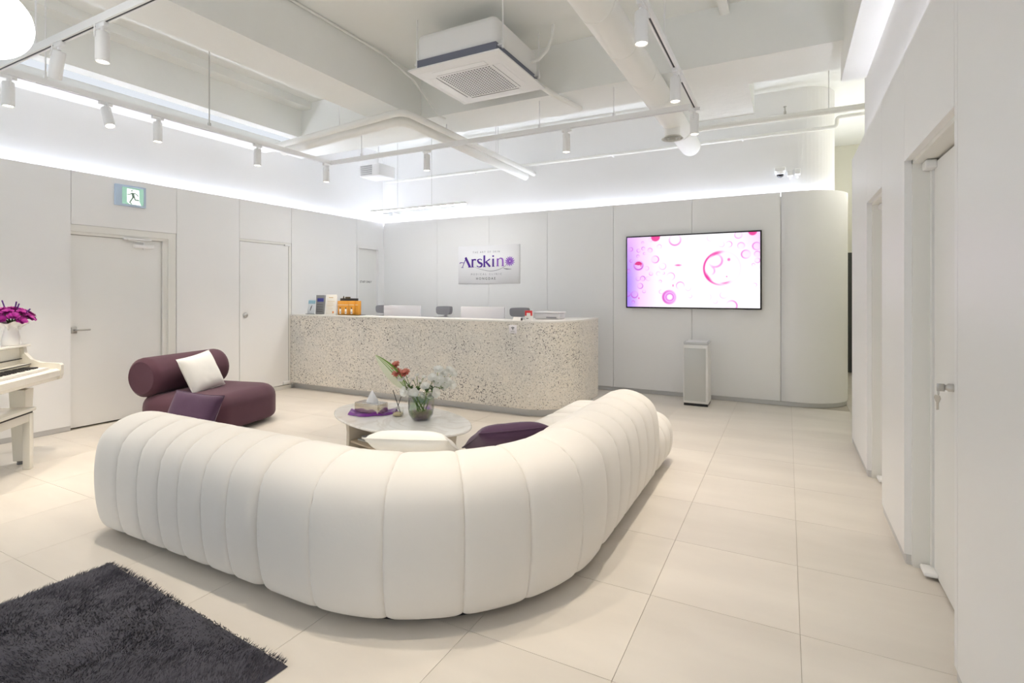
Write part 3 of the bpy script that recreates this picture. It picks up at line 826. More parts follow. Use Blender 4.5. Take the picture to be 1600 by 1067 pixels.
def plinth(s0, s1):
    pts = []
    for k in range(13):
        p, n = sofa_frame(s0 + (s1 - s0) * k / 12); pts.append((p - n * 0.10, n))
    poly = [(p.x, p.y) for p, n in pts] + [((p - n * 0.70).x, (p - n * 0.70).y) for p, n in pts[::-1]]
    return MB().prism(poly, 0.0, 0.045)
for mod, prof, first, last in ((m1, HI, END, MOD), (m2, HI, MOD, MOD), (m3, HI, MOD, (0.11, 0.085)), (m4, LO, MOD, (0.13, 0.10))):
    base = put(plinth(mod[0] + 0.08, mod[-1] - 0.08), 'sofa_module', M_BLACK, sofa)
    for k in range(len(mod) - 1):
        sm_ = WIDE if mod is m2 else SEAM
        e0 = first if k == 0 else sm_
        e1 = last if k == len(mod) - 2 else sm_
        put(channel(mod[k], mod[k + 1], prof, e0, e1, k * 1.7), 'padded_channel', M_SOFA, base)

def cushion(w, h, t, n=18, pinch=0.06, wr=0.004, seed=0):
    """square scatter cushion in the xz plane, thickness along y"""
    mb = MB(); vs = []; fs = []
    for side in (-1, 1):
        o = len(vs)
        for i in range(n + 1):
            for j in range(n + 1):
                a = 2 * i / n - 1; b = 2 * j / n - 1
                x = a * w / 2 * (1 - pinch * (1 - b * b) * abs(a)); z = b * h / 2 * (1 - pinch * (1 - a * a) * abs(b))
                q = max(0, (1 - a ** 4) * (1 - b ** 4)) ** 0.55
                y = side * (t / 2 * q + wr * mnoise.noise(Vector((a * 4 + seed, b * 4, side))) * q)
                vs.append((x, y, z))
        for i in range(n):
            for j in range(n):
                k = o + i * (n + 1) + j
                f = (k, k + 1, k + n + 2, k + n + 1)
                fs.append(f if side > 0 else f[::-1])
    return mb.raw(vs, fs, True)
def seam_cord(w, h, pinch=0.06, n=18):
    pts = []
    for a, b in [(2 * i / n - 1, -1) for i in range(n)] + [(1, 2 * i / n - 1) for i in range(n)] + [(1 - 2 * i / n, 1) for i in range(n)] + [(-1, 1 - 2 * i / n) for i in range(n + 1)]:
        pts.append((a * w / 2 * (1 - pinch * (1 - b * b) * abs(a)), 0, b * h / 2 * (1 - pinch * (1 - a * a) * abs(b))))
    return MB().tube(pts, 0.0035, 6)
def place_cushion(name, label, m, w, h, t, loc, rot, seed=0, group=None):
    o = thing(name, label, 'cushion', loc, group=group)
    o.rotation_euler = rot
    put(cushion(w, h, t, seed=seed), 'cover', m, o, local=True, weld=True)
    put(seam_cord(w, h), 'seam_piping', m, o, local=True)
    return o
place_cushion('scatter_cushion', 'white scatter cushion leaning inside the curved sofa back', M_PILLOW, 0.46, 0.40, 0.13, (-1.86, 2.37, 0.525), (radians(66), 0, radians(22)), 3)
place_cushion('scatter_cushion', 'dark purple scatter cushion leaning inside the curved sofa corner', M_PURPLE2, 0.42, 0.40, 0.13, (-1.47, 2.72, 0.53), (radians(64), 0, radians(48)), 5)

# ------------------------------------------------------------------ plum lounge chair with bolster
CH = thing('lounge_chair', 'deep plum velvet lounge chair with a round bolster back', 'armchair', (-5.33, 3.42, 0), radians(13))
def rbox(x0, x1, y0, y1, z0, z1, rxy, rz, seg=6):
    """rounded slab: superellipse-like plan corners and a soft top and bottom edge"""
    mb = MB(); loops = []
    def ring(ins, z):
        pts = []
        r = max(0.02, rxy - ins)
        for cx, cy, a0 in ((x1 - rxy, y1 - rxy, 0), (x0 + rxy, y1 - rxy, 90), (x0 + rxy, y0 + rxy, 180), (x1 - rxy, y0 + rxy, 270)):
            for k in range(seg * 2 + 1):
                a = radians(a0 + 90 * k / (seg * 2)); pts.append((cx + r * cos(a), cy + r * sin(a), z))
        return pts
    for k in range(seg + 1):
        a = pi / 2 * (1 - k / seg); loops.append(ring(rz * 0.5 * (1 - cos(a)), z0 + rz * 0.5 * (1 - sin(a))))
    for k in range(seg + 1):
        a = pi / 2 * k / seg; loops.append(ring(rz * (1 - cos(a)), z1 - rz * (1 - sin(a))))
    for k in (0.6, 0.25):      # gentle crown on the top
        cx, cy = (x0 + x1) / 2, (y0 + y1) / 2
        loops.append([(cx + (p[0] - cx) * k, cy + (p[1] - cy) * k, z1 + 0.012 * (1 - k)) for p in loops[2 * seg + 1]])
    n = len(loops[0]); vs = [p for l in loops for p in l]; fs = []
    for i in range(len(loops) - 1):
        for j in range(n): fs.append((i * n + j, i * n + (j + 1) % n, (i + 1) * n + (j + 1) % n, (i + 1) * n + j))
    fs.append(tuple(range(n - 1, -1, -1))); fs.append(tuple((len(loops) - 1) * n + j for j in range(n)))
    return mb.raw(vs, fs, True)
put(rbox(-0.47, 0.50, -0.52, 0.52, 0.03, 0.385, 0.26, 0.13), 'seat', M_PURPLE, CH, local=True)
bp = []
for k in range(33):
    t = k / 32; y = -0.49 + 0.94 * t
    e = min(t, 1 - t) * 0.92
    r = 0.195 * (1 if e > 0.06 else 0.80 + 0.20 * sqrt(max(0, 1 - (1 - e / 0.06) ** 2)))
    bp.append(((-0.36, y, 0.545), r))
put(MB().tube([p for p, r in bp], [r for p, r in bp], 32), 'bolster', M_PURPLE, CH, local=True)
for y in (-0.25, 0.1): put(MB().tube([(-0.36, y, 0.2), (-0.36, y, 0.45)], 0.03, 10), 'bolster_post', M_BLACK, CH, local=True)
for x in (-0.3, 0.33):
    for y in (-0.33, 0.33): put(MB().tube([(x, y, 0), (x, y, 0.04)], 0.03, 12), 'foot', M_BLACK, CH, local=True)
place_cushion('scatter_cushion', 'white scatter cushion leaning on the plum bolster', M_PILLOW, 0.40, 0.40, 0.15, (-5.31, 3.30, 0.562), (radians(-24), radians(-8), radians(103)), 9)
place_cushion('scatter_cushion', 'purple velvet cushion propped at the side of the plum lounge chair', M_PURPLE2, 0.54, 0.46, 0.15, (-4.76, 2.86, 0.25), (radians(-24), radians(3), radians(13)), 11)

# ------------------------------------------------------------------ oval marble coffee table
TZT = 0.40
TB = thing('coffee_table', 'oval white marble coffee table with an open shelf base', 'table', (-2.714, 3.272, 0), -0.241)
def oval(a, b, n=56): return [(a * cos(2 * pi * k / n), b * sin(2 * pi * k / n)) for k in range(n)]
tp = MB(); rings = []
for ins, z in ((0.012, TZT - 0.022), (0.002, TZT - 0.016), (0.0, TZT - 0.010), (0.002, TZT - 0.003), (0.006, TZT)):
    rings.append([(x, y, z) for x, y in oval(0.714 - ins, 0.389 - ins)])
n = 56; vs = [p for r in rings for p in r]
tp.raw(vs, [(i * n + j, i * n + (j + 1) % n, (i + 1) * n + (j + 1) % n, (i + 1) * n + j) for i in range(4) for j in range(n)], True)
tp.raw(rings[0], [tuple(range(n - 1, -1, -1))]); tp.raw(rings[-1], [tuple(range(n))])
put(tp, 'table_top', M_MARBLE, TB, local=True)
M_TBASE = mat('table_base_champagne', (0.60, 0.56, 0.49), 0.35)
for sx in (-1, 1):
    lg = MB(); P = [(0.46, 0.0), (0.445, 0.12), (0.44, 0.24), (0.46, 0.36), (0.48, 0.378), (0.42, 0.378), (0.405, 0.34), (0.40, 0.2), (0.41, 0.0)]
    vs = [(sx * x, y, z) for y in (-0.20, 0.20) for x, z in P]; k = len(P)
    lg.raw(vs, [(j, (j + 1) % k, k + (j + 1) % k, k + j) for j in range(k)], True); lg.raw(vs, [tuple(range(k)), tuple(range(2 * k - 1, k - 1, -1))])
    put(lg, 'leg_panel', M_TBASE, TB, local=True)
put(MB().box(-0.40, 0.40, -0.19, 0.19, 0.16, 0.178, 0.004), 'shelf', mat('shelf_oak', (0.62, 0.52, 0.40), 0.45), TB, local=True)
put(MB().box(-0.42, 0.42, -0.20, 0.20, 0.0, 0.03, 0.004), 'base_plate', M_TBASE, TB, local=True)
put(MB().box(-0.40, 0.40, -0.17, 0.17, 0.352, 0.378), 'top_rail', M_TBASE, TB, local=True)
for k, (dx, dy, rz_) in enumerate(((-0.26, -0.02, 0.1), (-0.22, -0.01, -0.2))):
    mgz = thing('magazine', ('grey magazine lying at the bottom' if k == 0 else 'pale blue magazine lying on top of the pile') + ' on the coffee table shelf', 'magazine',
                (TB.location.x + dx * cos(-0.241), TB.location.y + dx * sin(-0.241), 0.178 + k * 0.014), -0.241 + rz_)
    put(MB().box(-0.11, 0.11, -0.14, 0.14, 0.001, 0.013), 'pages', mat('paper', (0.8, 0.8, 0.78), 0.7), mgz, local=True)
    put(MB().box(-0.112, 0.112, -0.142, 0.142, 0.013, 0.0138), 'cover', mat('cover%d' % k, ((0.4, 0.42, 0.45), (0.55, 0.62, 0.72))[k], 0.3), mgz, local=True)

# purple cloth under the tissue box
cx, cy = on_z(580, 645, TZT)
cl = MB(); vs = []; fs = []; NR, NT = 12, 56
for i in range(NR + 1):
    for k in range(NT):
        t = 2 * pi * k / NT; q = i / NR
        rr = q * (1 + 0.10 * sin(3 * t + 1) + 0.05 * sin(7 * t))
        z = 0.006 + 0.016 * q * (0.5 + 0.5 * sin(9 * t + 5 * q)) * (0 if q < 0.45 else (q - 0.45) / 0.55) + (0.026 * max(0, q - 0.55) * (1 + sin(4 * t + 0.5)) if q < 0.96 else 0.0)
        if i == NR: z = 0.003
        vs.append((0.20 * rr * cos(t), 0.135 * rr * sin(t), z))
for i in range(NR):
    for k in range(NT): fs.append((i * NT + k, i * NT + (k + 1) % NT, (i + 1) * NT + (k + 1) % NT, (i + 1) * NT + k))
cl.raw(vs, fs, True)
cl.xf(Matrix.Translation((cx, cy, TZT)) @ Matrix.Rotation(0.35, 4, 'Z'))
tag(put(cl, 'purple_cloth', mat('purple_satin', (0.20, 0.02, 0.30), 0.45, var=0.2, vscale=20, sheen=0.3)), 'crumpled purple cloth spread under the tissue box', 'cloth')
tbx = thing('tissue_box', 'rectangular champagne mirrored tissue box on the purple cloth', 'tissue box', (cx, cy, TZT + 0.012), 0.02)
put(MB().box(-0.12, 0.12, -0.062, 0.062, 0.0, 0.072, 0.003), 'box_body', mat('champagne_mirror', (0.72, 0.66, 0.56), 0.16, metal=0.75), tbx, local=True)
put(MB().box(-0.118, 0.118, -0.06, 0.06, 0.072, 0.076), 'box_lid', mat('silver_lid', (0.55, 0.55, 0.55), 0.2, metal=0.8), tbx, local=True)
tsu = MB(); vs = []; fs = []
for i in range(9):
    q = i / 8; wv = 0.062 * (1 - q) ** 0.9 + 0.003
    for k in range(16):
        t = 2 * pi * k / 16
        vs.append((0.01 + wv * cos(t) * (1 + 0.12 * sin(3 * t)), 0.028 * (1 - q) * sin(t) * (1 + 0.3 * sin(5 * t + q * 3)), 0.074 + 0.098 * q))
for i in range(8):
    for k in range(16): fs.append((i * 16 + k, i * 16 + (k + 1) % 16, (i + 1) * 16 + (k + 1) % 16, (i + 1) * 16 + k))
tsu.raw(vs, fs, True)
tag(put(tsu, 'tissue', mat('tissue_paper', (0.88, 0.88, 0.9), 0.9), tbx, local=True), 'white tissue pulled to a peak')

# reed diffuser
def thin_glass(name, tint, gloss, ramp=None):
    m = bpy.data.materials.new(name); m.use_nodes = True
    nt = m.node_tree; nt.nodes.clear(); L = nt.links.new
    t = nt.nodes.new('ShaderNodeBsdfTransparent'); t.inputs[0].default_value = tuple(tint) + (1,)
    g_ = nt.nodes.new('ShaderNodeBsdfGlossy'); g_.inputs['Roughness'].default_value = 0.04
    fr_ = nt.nodes.new('ShaderNodeLayerWeight'); fr_.inputs[0].default_value = gloss
    mx = nt.nodes.new('ShaderNodeMixShader'); o = nt.nodes.new('ShaderNodeOutputMaterial')
    L(fr_.outputs['Facing'], mx.inputs[0]); L(t.outputs[0], mx.inputs[1]); L(g_.outputs[0], mx.inputs[2]); L(mx.outputs[0], o.inputs[0])
    if ramp:
        n = nt.nodes.new('ShaderNodeTexNoise'); n.inputs['Scale'].default_value = 9; tc = nt.nodes.new('ShaderNodeTexCoord')
        L(tc.outputs['Object'], n.inputs['Vector'])
        r = nt.nodes.new('ShaderNodeValToRGB'); r.color_ramp.elements[0].position = 0.35; r.color_ramp.elements[1].position = 0.65
        r.color_ramp.elements[0].color = tuple(ramp[0]) + (1,); r.color_ramp.elements[1].color = tuple(ramp[2]) + (1,)
        e = r.color_ramp.elements.new(0.5); e.color = tuple(ramp[1]) + (1,)
        L(n.outputs['Fac'], r.inputs[0]); L(r.outputs[0], t.inputs[0])
    MATS[name] = m; return m
M_GLASS = thin_glass('clear_glass', (0.93, 0.94, 0.92), 0.12)
dx, dy = on_z(622, 650, TZT)
rd = thing('reed_diffuser', 'small square glass reed diffuser with two crossed black sticks', 'diffuser', (dx, dy, TZT), 0.3)
put(MB().box(-0.036, 0.036, -0.036, 0.036, 0.0, 0.062, 0.006), 'bottle', M_GLASS, rd, local=True)
put(MB().box(-0.03, 0.03, -0.03, 0.03, 0.006, 0.03, 0.004), 'oil', mat('amber_oil', (0.62, 0.52, 0.34), 0.1), rd, local=True)
put(MB().lathe([(0.014, 0.06), (0.014, 0.078), (0.010, 0.078)], n=14), 'neck', M_STEEL, rd, local=True)
for sx in (-1, 1):
    put(MB().tube([(sx * -0.028, 0.004 * sx, 0.01), (sx * 0.045, -0.004 * sx, 0.205)], 0.0028, 6), 'reed_stick', M_BLACK, rd, local=True)

# glass vase with flowers
vx, vy = on_z(658, 655, TZT)
gv = thing('glass_vase', 'rounded iridescent glass vase holding cut flowers on the marble table', 'vase', (vx, vy, TZT))
VP = [(0.045, 0.0), (0.07, 0.006), (0.092, 0.04), (0.1, 0.09), (0.101, 0.15), (0.099, 0.195), (0.095, 0.195), (0.097, 0.15), (0.096, 0.09), (0.088, 0.042), (0.066, 0.012), (0.0, 0.010)]
mv = thin_glass('iridescent_glass', (0.85, 0.88, 0.85), 0.16, ((0.74, 0.84, 0.78), (0.88, 0.88, 0.84), (0.80, 0.72, 0.88)))
put(MB().lathe(VP, n=36, caps=True), 'vase_glass', mv, gv, local=True)
put(MB().lathe([(0.0, 0.014), (0.062, 0.014), (0.084, 0.042), (0.088, 0.062), (0.0, 0.064)], n=28), 'vase_filling', mat('moss_filling', (0.34, 0.36, 0.16), 0.7, var=0.6, vscale=45), gv, local=True)
def petal_flower(c, R, layers, npet, up=Vector((0, 0, 1)), cupped=0.6, seed=0, mb=None):
    """blossom: layers of small curved petals about a centre"""
    rnd = random.Random(seed); mb = mb or MB()
    up = up.normalized(); a = up.orthogonal().normalized(); b = up.cross(a)
    for L in range(layers):
        q = (L + 1) / layers; el = (1 - q) * 1.25 + 0.12 + cupped * 0.35
        for k in range(npet):
            t = 2 * pi * (k + 0.5 * L) / npet + rnd.uniform(-.15, .15)
            d = a * cos(t) + b * sin(t); s = up.cross(d); rr = R * (0.55 + 0.45 * q) * rnd.uniform(.9, 1.08); wd = rr * 2.1 / npet * (1.35 if npet > 6 else 1.75)
            vs = []
            for i in range(4):
                u = i / 3; ang = el * (1 - 0.35 * u)
                base = c + (d * cos(ang) + up * sin(ang)) * rr * u
                ww = wd * sin(pi * (0.12 + 0.72 * u)) * 0.75
                lift = up * (0.10 * rr * u)
                vs += [base - s * ww + lift, base - up * 0.04 * rr, base + s * ww + lift]
            fs = []
            for i in range(3):
                o = i * 3; fs += [(o, o + 1, o + 4, o + 3), (o + 1, o + 2, o + 5, o + 4)]
            mb.raw(vs, fs, True)
    return mb
def leaf_blade(p0, p1, wd, bend, side, n=8, fold=0.25):
    p0, p1 = Vector(p0), Vector(p1); d = (p1 - p0); L = d.length; d.normalize()
    s = Vector(side); s = (s - d * s.dot(d)).normalized(); up = d.cross(s)
    vs = []; fs = []
    for i in range(n + 1):
        t = i / n; c = p0 + d * L * t + up * bend * sin(pi * t); w_ = wd * (sin(pi * min(1, 0.06 + t * 0.94)) ** 0.75)
        vs += [c - s * w_ + up * w_ * fold, c, c + s * w_ + up * w_ * fold]
    for i in range(n):
        o = i * 3; fs += [(o, o + 1, o + 4, o + 3), (o + 1, o + 2, o + 5, o + 4)]
    return MB().raw(vs, fs, True)
V0 = Vector((vx, vy, TZT))
RT = Vector((CA, SA, 0)); UP = Vector((0, 0, 1)); TO = Vector((SA, -CA, 0))    # right, up, toward the viewer
ZV = -vx * SA + vy * CA; PXM = ZV / FPX      # metres per pixel at the vase
def fpos(u, v, dep=0.0): return V0 + RT * ((u - 658) * PXM) + UP * ((655 - v) * PXM) + TO * dep
def stem_thing(name, label, cat, group, blossoms, m, base, R, layers, npet, leaves=2, seed=0, stem_m=M_GREEN):
    rnd = random.Random(seed)
    o = thing(name, label, cat, tuple(base), group=group)
    top = sum((Vector(b) for b in blossoms), Vector()) / len(blossoms)
    fork = base.lerp(top, 0.62)
    mz = TZT + 0.205
    if fork.z < mz + 0.015: fork = Vector((fork.x, fork.y, mz + 0.015))
    q_ = base.lerp(fork, (mz - base.z) / (fork.z - base.z)); off = Vector((q_.x - V0.x, q_.y - V0.y, 0))
    if off.length > 0.075: off = off.normalized() * 0.075
    mouth = Vector((V0.x + off.x, V0.y + off.y, mz))
    put(MB().tube([base, mouth, fork], 0.0032, 6), 'stem', stem_m, o)
    for i, bpos in enumerate(blossoms):
        bpos = Vector(bpos); dirn = (bpos - fork).normalized()
        st = put(MB().tube([fork, fork.lerp(bpos, 0.5) + UP * 0.004, bpos], 0.0022, 6), 'flower_stalk', stem_m, o)
        fl_ = petal_flower(bpos, R * rnd.uniform(.85, 1.1), layers, npet, (dirn + TO * 0.9 + UP * 0.25), seed=seed * 17 + i)
        bl_ = put(fl_, 'blossom', m, o)
    for k in range(leaves):
        q = mouth.lerp(fork, 0.3 + 0.6 * k / max(1, leaves)); t = rnd.uniform(0, 6.28)
        tip = q + (RT * cos(t) + TO * sin(t)) * 0.04 + UP * 0.035
        put(leaf_blade(q, tip, 0.010, 0.006, (sin(t), cos(t), 0.2)), 'leaf', M_DGREEN, o)
    return o
def vb(k): return V0 + Vector((0.035 * cos(k * 2.4), 0.035 * sin(k * 2.4), 0.067))
for i, (lab, bs) in enumerate((
        ('coral carnation standing highest in the glass vase', [fpos(619, 571, .01)]),
        ('coral carnation beside the striped leaf in the glass vase', [fpos(622, 582, .03)]),
        ('coral carnation nearest the white blossoms in the glass vase', [fpos(634, 583, .02)]))):
    stem_thing('carnation', lab, 'flower', 'coral carnations in the glass vase', bs, M_PETALC, vb(i), 0.046, 6, 9, 2, 3 + i)
WL = [('tall branching stem of white blossoms at the top of the glass vase', [(685, 577), (693, 583), (677, 589), (702, 579), (708, 585), (688, 592)]),
      ('branching stem of white blossoms leaning away from the striped leaf', [(700, 594), (695, 600), (706, 601), (690, 606), (684, 600)]),
      ('white blossom stem hanging over the rim of the glass vase', [(666, 603), (673, 616), (662, 616), (681, 612), (676, 596)]),
      ('short white blossom stem beside the reed diffuser', [(633, 611), (641, 613), (648, 612), (638, 602), (629, 590)]),
      ('small white filler blossom stem between carnations and white branches', [(652, 586), (645, 592), (656, 596), (661, 590)])]
for i, (lab, bs) in enumerate(WL):
    stem_thing('white_flower', lab, 'flower', 'white flowers in the glass vase', [fpos(u, v, 0.03 * sin(u * 1.7)) for u, v in bs], M_PETALW, vb(i + 3), 0.037 if i < 4 else 0.018, 3, 5, 6, 20 + i)
# variegated leaf
def striped():
    m = bpy.data.materials.new('striped_leaf'); m.use_nodes = True
    nt = m.node_tree; b = nt.nodes['Principled BSDF']
    a = nt.nodes.new('ShaderNodeVertexColor'); a.layer_name = 'print'
    nt.links.new(a.outputs['Color'], b.inputs['Base Color']); b.inputs['Roughness'].default_value = 0.4
    return m
M_STRIPE = striped()
vl = thing('striped_leaf', 'long green and cream striped leaf rising from the glass vase', 'leaf', tuple(vb(1)))
st0, st1 = fpos(643, 618, .01), fpos(634, 606, .012)
put(MB().tube([vb(1), st0, st1], 0.004, 6), 'stem', M_GREEN, vl)
tipp = fpos(586, 554, 0.0); NL, NW = 22, 12; vs = []; fs = []; cols = []
dl = tipp - st1; ll = dl.length; dl.normalize(); sl_ = dl.cross(TO).normalized()
for i in range(NL + 1):
    t = i / NL; wv = 0.050 * (sin(pi * min(1, 0.03 + 0.97 * t ** 0.8)) ** 0.8)
    for k in range(NW + 1):
        q = 2 * k / NW - 1
        vs.append(st1 + dl * ll * t + sl_ * (q * wv + 0.012 * sin(pi * t)) + TO * (0.5 * wv * q * q + 0.02 * sin(pi * t)))
        cols.append((0.16, 0.32, 0.03) if (abs(q) < 0.14 or q > 0.55 or (0.22 < q < 0.36)) else (0.86, 0.88, 0.68))
for i in range(NL):
    for k in range(NW):
        o = i * (NW + 1) + k; fs.append((o, o + 1, o + NW + 2, o + NW + 1))
def put_print(mb, cols, name, m, parent=None, local=False):
    o = put(mb, name, m, parent, local)
    ca = o.data.color_attributes.new('print', 'FLOAT_COLOR', 'POINT')
    arr = np.ones((len(cols), 4), np.float32); arr[:, :3] = np.array(cols, np.float32)[:, :3]
    ca.data.foreach_set('color', arr.ravel()); return o
put_print(MB().raw(vs, fs, True), cols, 'blade', M_STRIPE, vl)

# ------------------------------------------------------------------ dark shag rug
ru = Vector((1.375, -0.085, 0)).normalized(); rv = Vector((ru.y, -ru.x, 0))      # along the edge, toward the camera
R0 = Vector((-3.03, 1.425, 0)); RW, RL = 1.40, 2.0
rug = thing('shag_rug', 'dark slate shag rug on the cream tiles behind the sofa', 'rug', tuple(R0))
M_RUG = mat('rug_pile', (0.052, 0.050, 0.068), 0.95, var=0.35, vscale=5, sheen=0.15)
def rz_(a, b):
    return 0.022 + 0.006 * mnoise.noise(Vector((a * 7, b * 7, 0))) + 0.004 * mnoise.noise(Vector((a * 25, b * 25, 3)))
NA, NB = 90, 120; vs = []; fs = []
for i in range(NA + 1):
    for j in range(NB + 1):
        a, b = RW * i / NA, RL * j / NB
        e = min(a, RW - a, b, RL - b)
        z = rz_(a, b) * min(1, 0.55 + e / 0.03)
        p = R0 + ru * a + rv * b; vs.append((p.x, p.y, z if e > 0 else 0.002))
for i in range(NA):
    for j in range(NB):
        o = i * (NB + 1) + j; fs.append((o, o + 1, o + NB + 2, o + NB + 1))
put(MB().raw(vs, fs, True), 'rug_base', M_RUG, rug)
rng = np.random.default_rng(4); NTUFT = 60000
aa = rng.uniform(0.004, RW - 0.004, NTUFT); bb_ = rng.uniform(0.004, 1.35, NTUFT)
px_ = R0.x + ru.x * aa + rv.x * bb_; py_ = R0.y + ru.y * aa + rv.y * bb_
ang = rng.uniform(0, 2 * pi, NTUFT)
flow = 1.3 * np.sin(aa * 5 + 2 * np.sin(bb_ * 4)) + 0.8 * np.sin(bb_ * 7)
lean = 0.012; hgt = rng.uniform(0.010, 0.018, NTUFT); wd_ = 0.0022
z0 = np.full(NTUFT, 0.016)
lx = np.cos(flow) * lean + rng.normal(0, 0.005, NTUFT); ly = np.sin(flow) * lean + rng.normal(0, 0.005, NTUFT)
V = np.empty((NTUFT, 3, 3)); V[:, 0] = np.stack([px_ - wd_ * np.cos(ang), py_ - wd_ * np.sin(ang), z0], 1)
V[:, 1] = np.stack([px_ + wd_ * np.cos(ang), py_ + wd_ * np.sin(ang), z0], 1)
V[:, 2] = np.stack([px_ + lx, py_ + ly, z0 + hgt], 1)
pm = MB(); pm.v = [tuple(p) for p in V.reshape(-1, 3)]; pm.f = [(3 * k, 3 * k + 1, 3 * k + 2) for k in range(NTUFT)]; pm.smooth = [False] * NTUFT
tag(put(pm, 'pile', M_RUG, rug), kind='stuff')

# ------------------------------------------------------------------ reception counter
CX0, CYF, CXR, CRR = XL + 0.002, 5.23, -2.10, 0.55
ct = thing('reception_counter', 'long speckled granite reception counter with a rounded end', 'counter', (-4.2, 5.5, 0))
def cpath(off, n=18, y1=6.35):
    r = CRR - off; cx, cy = CXR - CRR, CYF + CRR
    return [(CX0, CYF + off)] + [(cx + r * cos(a), cy + r * sin(a)) for a in np.linspace(-pi / 2, 0, n)] + [(CXR - off, y1)]
def strip(o0, o1, z0, z1, y1=6.35): return MB().prism(cpath(o0, y1=y1) + cpath(o1, y1=y1)[::-1], z0, z1)
put(strip(0.0, 0.04, 0.085, 1.045), 'stone_front', M_STONE, ct)
put(strip(-0.004, 0.30, 1.045, 1.062), 'ledge_top', mat('ledge_white', (0.78, 0.765, 0.735), 0.3), ct)
put(strip(0.07, 0.085, 0.0, 0.085), 'kick_plate', mat('kick_steel', (0.60, 0.61, 0.62), 0.4, metal=0.3), ct)
put(strip(0.04, 0.10, 0.085, 1.045), 'counter_body', M_PANEL, ct)
put(strip(0.10, 0.75, 0.72, 0.745), 'work_desk', M_PANEL, ct)
put(MB().box(CX0 + 0.02, CX0 + 0.06, CYF + 0.1, CYF + 0.72, 0.0, 0.72), 'desk_side', M_PANEL, ct)
LT = 1.062
ws = thing('wifi_sign', 'small white square sign with a wireless symbol on the counter front', 'sign', (-2.72, CYF - 0.006, 0.92))
put(MB().box(-2.77, -2.672, CYF - 0.006, CYF - 0.001, 0.92, 1.015, 0.001, 1), 'plate', mat('sign_white', (0.83, 0.81, 0.85), 0.3), ws)
ic = MB()
for r in (0.010, 0.019, 0.028):
    ribbon([(r * sin(a), r * cos(a)) for a in np.linspace(-0.8, 0.8, 9)], [0.005] * 9, mb=ic)
ic.lathe([(0.0, 0), (0.005, 0), (0.005, 0.001), (0, 0.001)], n=10)
ic.xf(wall_y(-2.721, CYF - 0.0062, 0.963))
put(ic, 'wireless_icon', mat('ink', (0.05, 0.05, 0.06), 0.5), ws)
tx = text_mb('FREE Wi-Fi', 0.011); tx.xf(wall_y(-2.721, CYF - 0.0062, 0.942)); put(tx, 'lettering', MATS['ink'], ws)

# things on the counter
def card_stand(name, label, cat, u0, u1, vt, Y, m, th=0.006, lean=8, z=LT):
    x0, zt = on_y(u0, vt, Y); x1, _ = on_y(u1, vt, Y)
    o = thing(name, label, cat, ((x0 + x1) / 2, Y, z)); hgt = zt - z
    b = MB().box(-(x1 - x0) / 2, (x1 - x0) / 2, 0, th, 0.004, hgt, 0.001, 1).xf(Matrix.Rotation(radians(-lean), 4, 'X'))
    put(b, 'card', m, o, local=True)
    return o, x1 - x0, hgt
YC = CYF + 0.16
o, w_, h_ = card_stand('leaflet_holder', 'clear acrylic holder of pale blue leaflets at the wall end of the counter', 'leaflet holder', 480, 491, 468, YC, mat('leaflet_white', (0.70, 0.74, 0.78), 0.4))
put(MB().box(-w_ / 2, w_ / 2, -0.0012, -0.0004, h_ * 0.72, h_ * 0.95).xf(Matrix.Rotation(radians(-8), 4, 'X')), 'printed_band', mat('leaflet_blue', (0.28, 0.48, 0.58), 0.4), o, local=True)
put(ribbon([(-0.018, 0.05), (-0.005, 0.10), (0.008, 0.13)], [0.012, 0.018, 0.008]).xf(Matrix.Rotation(radians(82), 4, 'X') @ Matrix.Translation((0, 0, 0.001))), 'printed_figure', MATS['ink'], o, local=True)
put(MB().box(-w_ / 2 - 0.015, w_ / 2, -0.02, 0.015, 0.0, 0.005), 'holder_base', M_BLACK, o, local=True)
o, w_, h_ = card_stand('grey_pamphlet_box', 'tall grey pamphlet box with a blue block beside the leaflets', 'pamphlet box', 493, 505, 461, YC + 0.02, mat('pamphlet_grey', (0.22, 0.225, 0.235), 0.5), th=0.05, lean=3)
R3 = Matrix.Rotation(radians(-3), 4, 'X')
put(MB().box(-w_ * 0.32, w_ * 0.48, -0.0012, -0.0004, h_ * 0.66, h_ * 0.84).xf(R3), 'printed_block', mat('print_navy', (0.03, 0.04, 0.30), 0.4), o, local=True)
for k in range(4): put(MB().box(-w_ * 0.35, w_ * 0.4, -0.0012, -0.0004, h_ * (0.14 + 0.12 * k), h_ * (0.16 + 0.12 * k)).xf(R3), 'printed_line', MATS['ink'], o, local=True)
o, w_, h_ = card_stand('certificate', 'white framed certificate with gold print standing on the counter', 'certificate', 507.5, 524.5, 460, YC - 0.02, mat('certificate_paper', (0.84, 0.82, 0.77), 0.5), th=0.008, lean=6)
R6 = Matrix.Rotation(radians(-6), 4, 'X'); MG = mat('gold_print', (0.62, 0.42, 0.16), 0.5)
for (a, b, c, d) in ((-.25, .15, .84, .87), (-.35, .3, .66, .675), (-.35, .2, .58, .592), (-.38, .25, .48, .492), (-.38, .1, .40, .41), (-.3, .2, .30, .31)):
    put(MB().box(w_ * a, w_ * b, -0.0012, -0.0003, h_ * c, h_ * d).xf(R6), 'printed_line', MG, o, local=True)
put(MB().lathe([(0, 0), (0.016, 0), (0.016, 0.001), (0, 0.001)], n=16).xf(R6 @ Matrix.Translation((w_ * .24, -0.0003, h_ * .13)) @ Matrix.Rotation(radians(90), 4, 'X')), 'seal', mat('seal_orange', (0.75, 0.25, 0.06), 0.5), o, local=True)
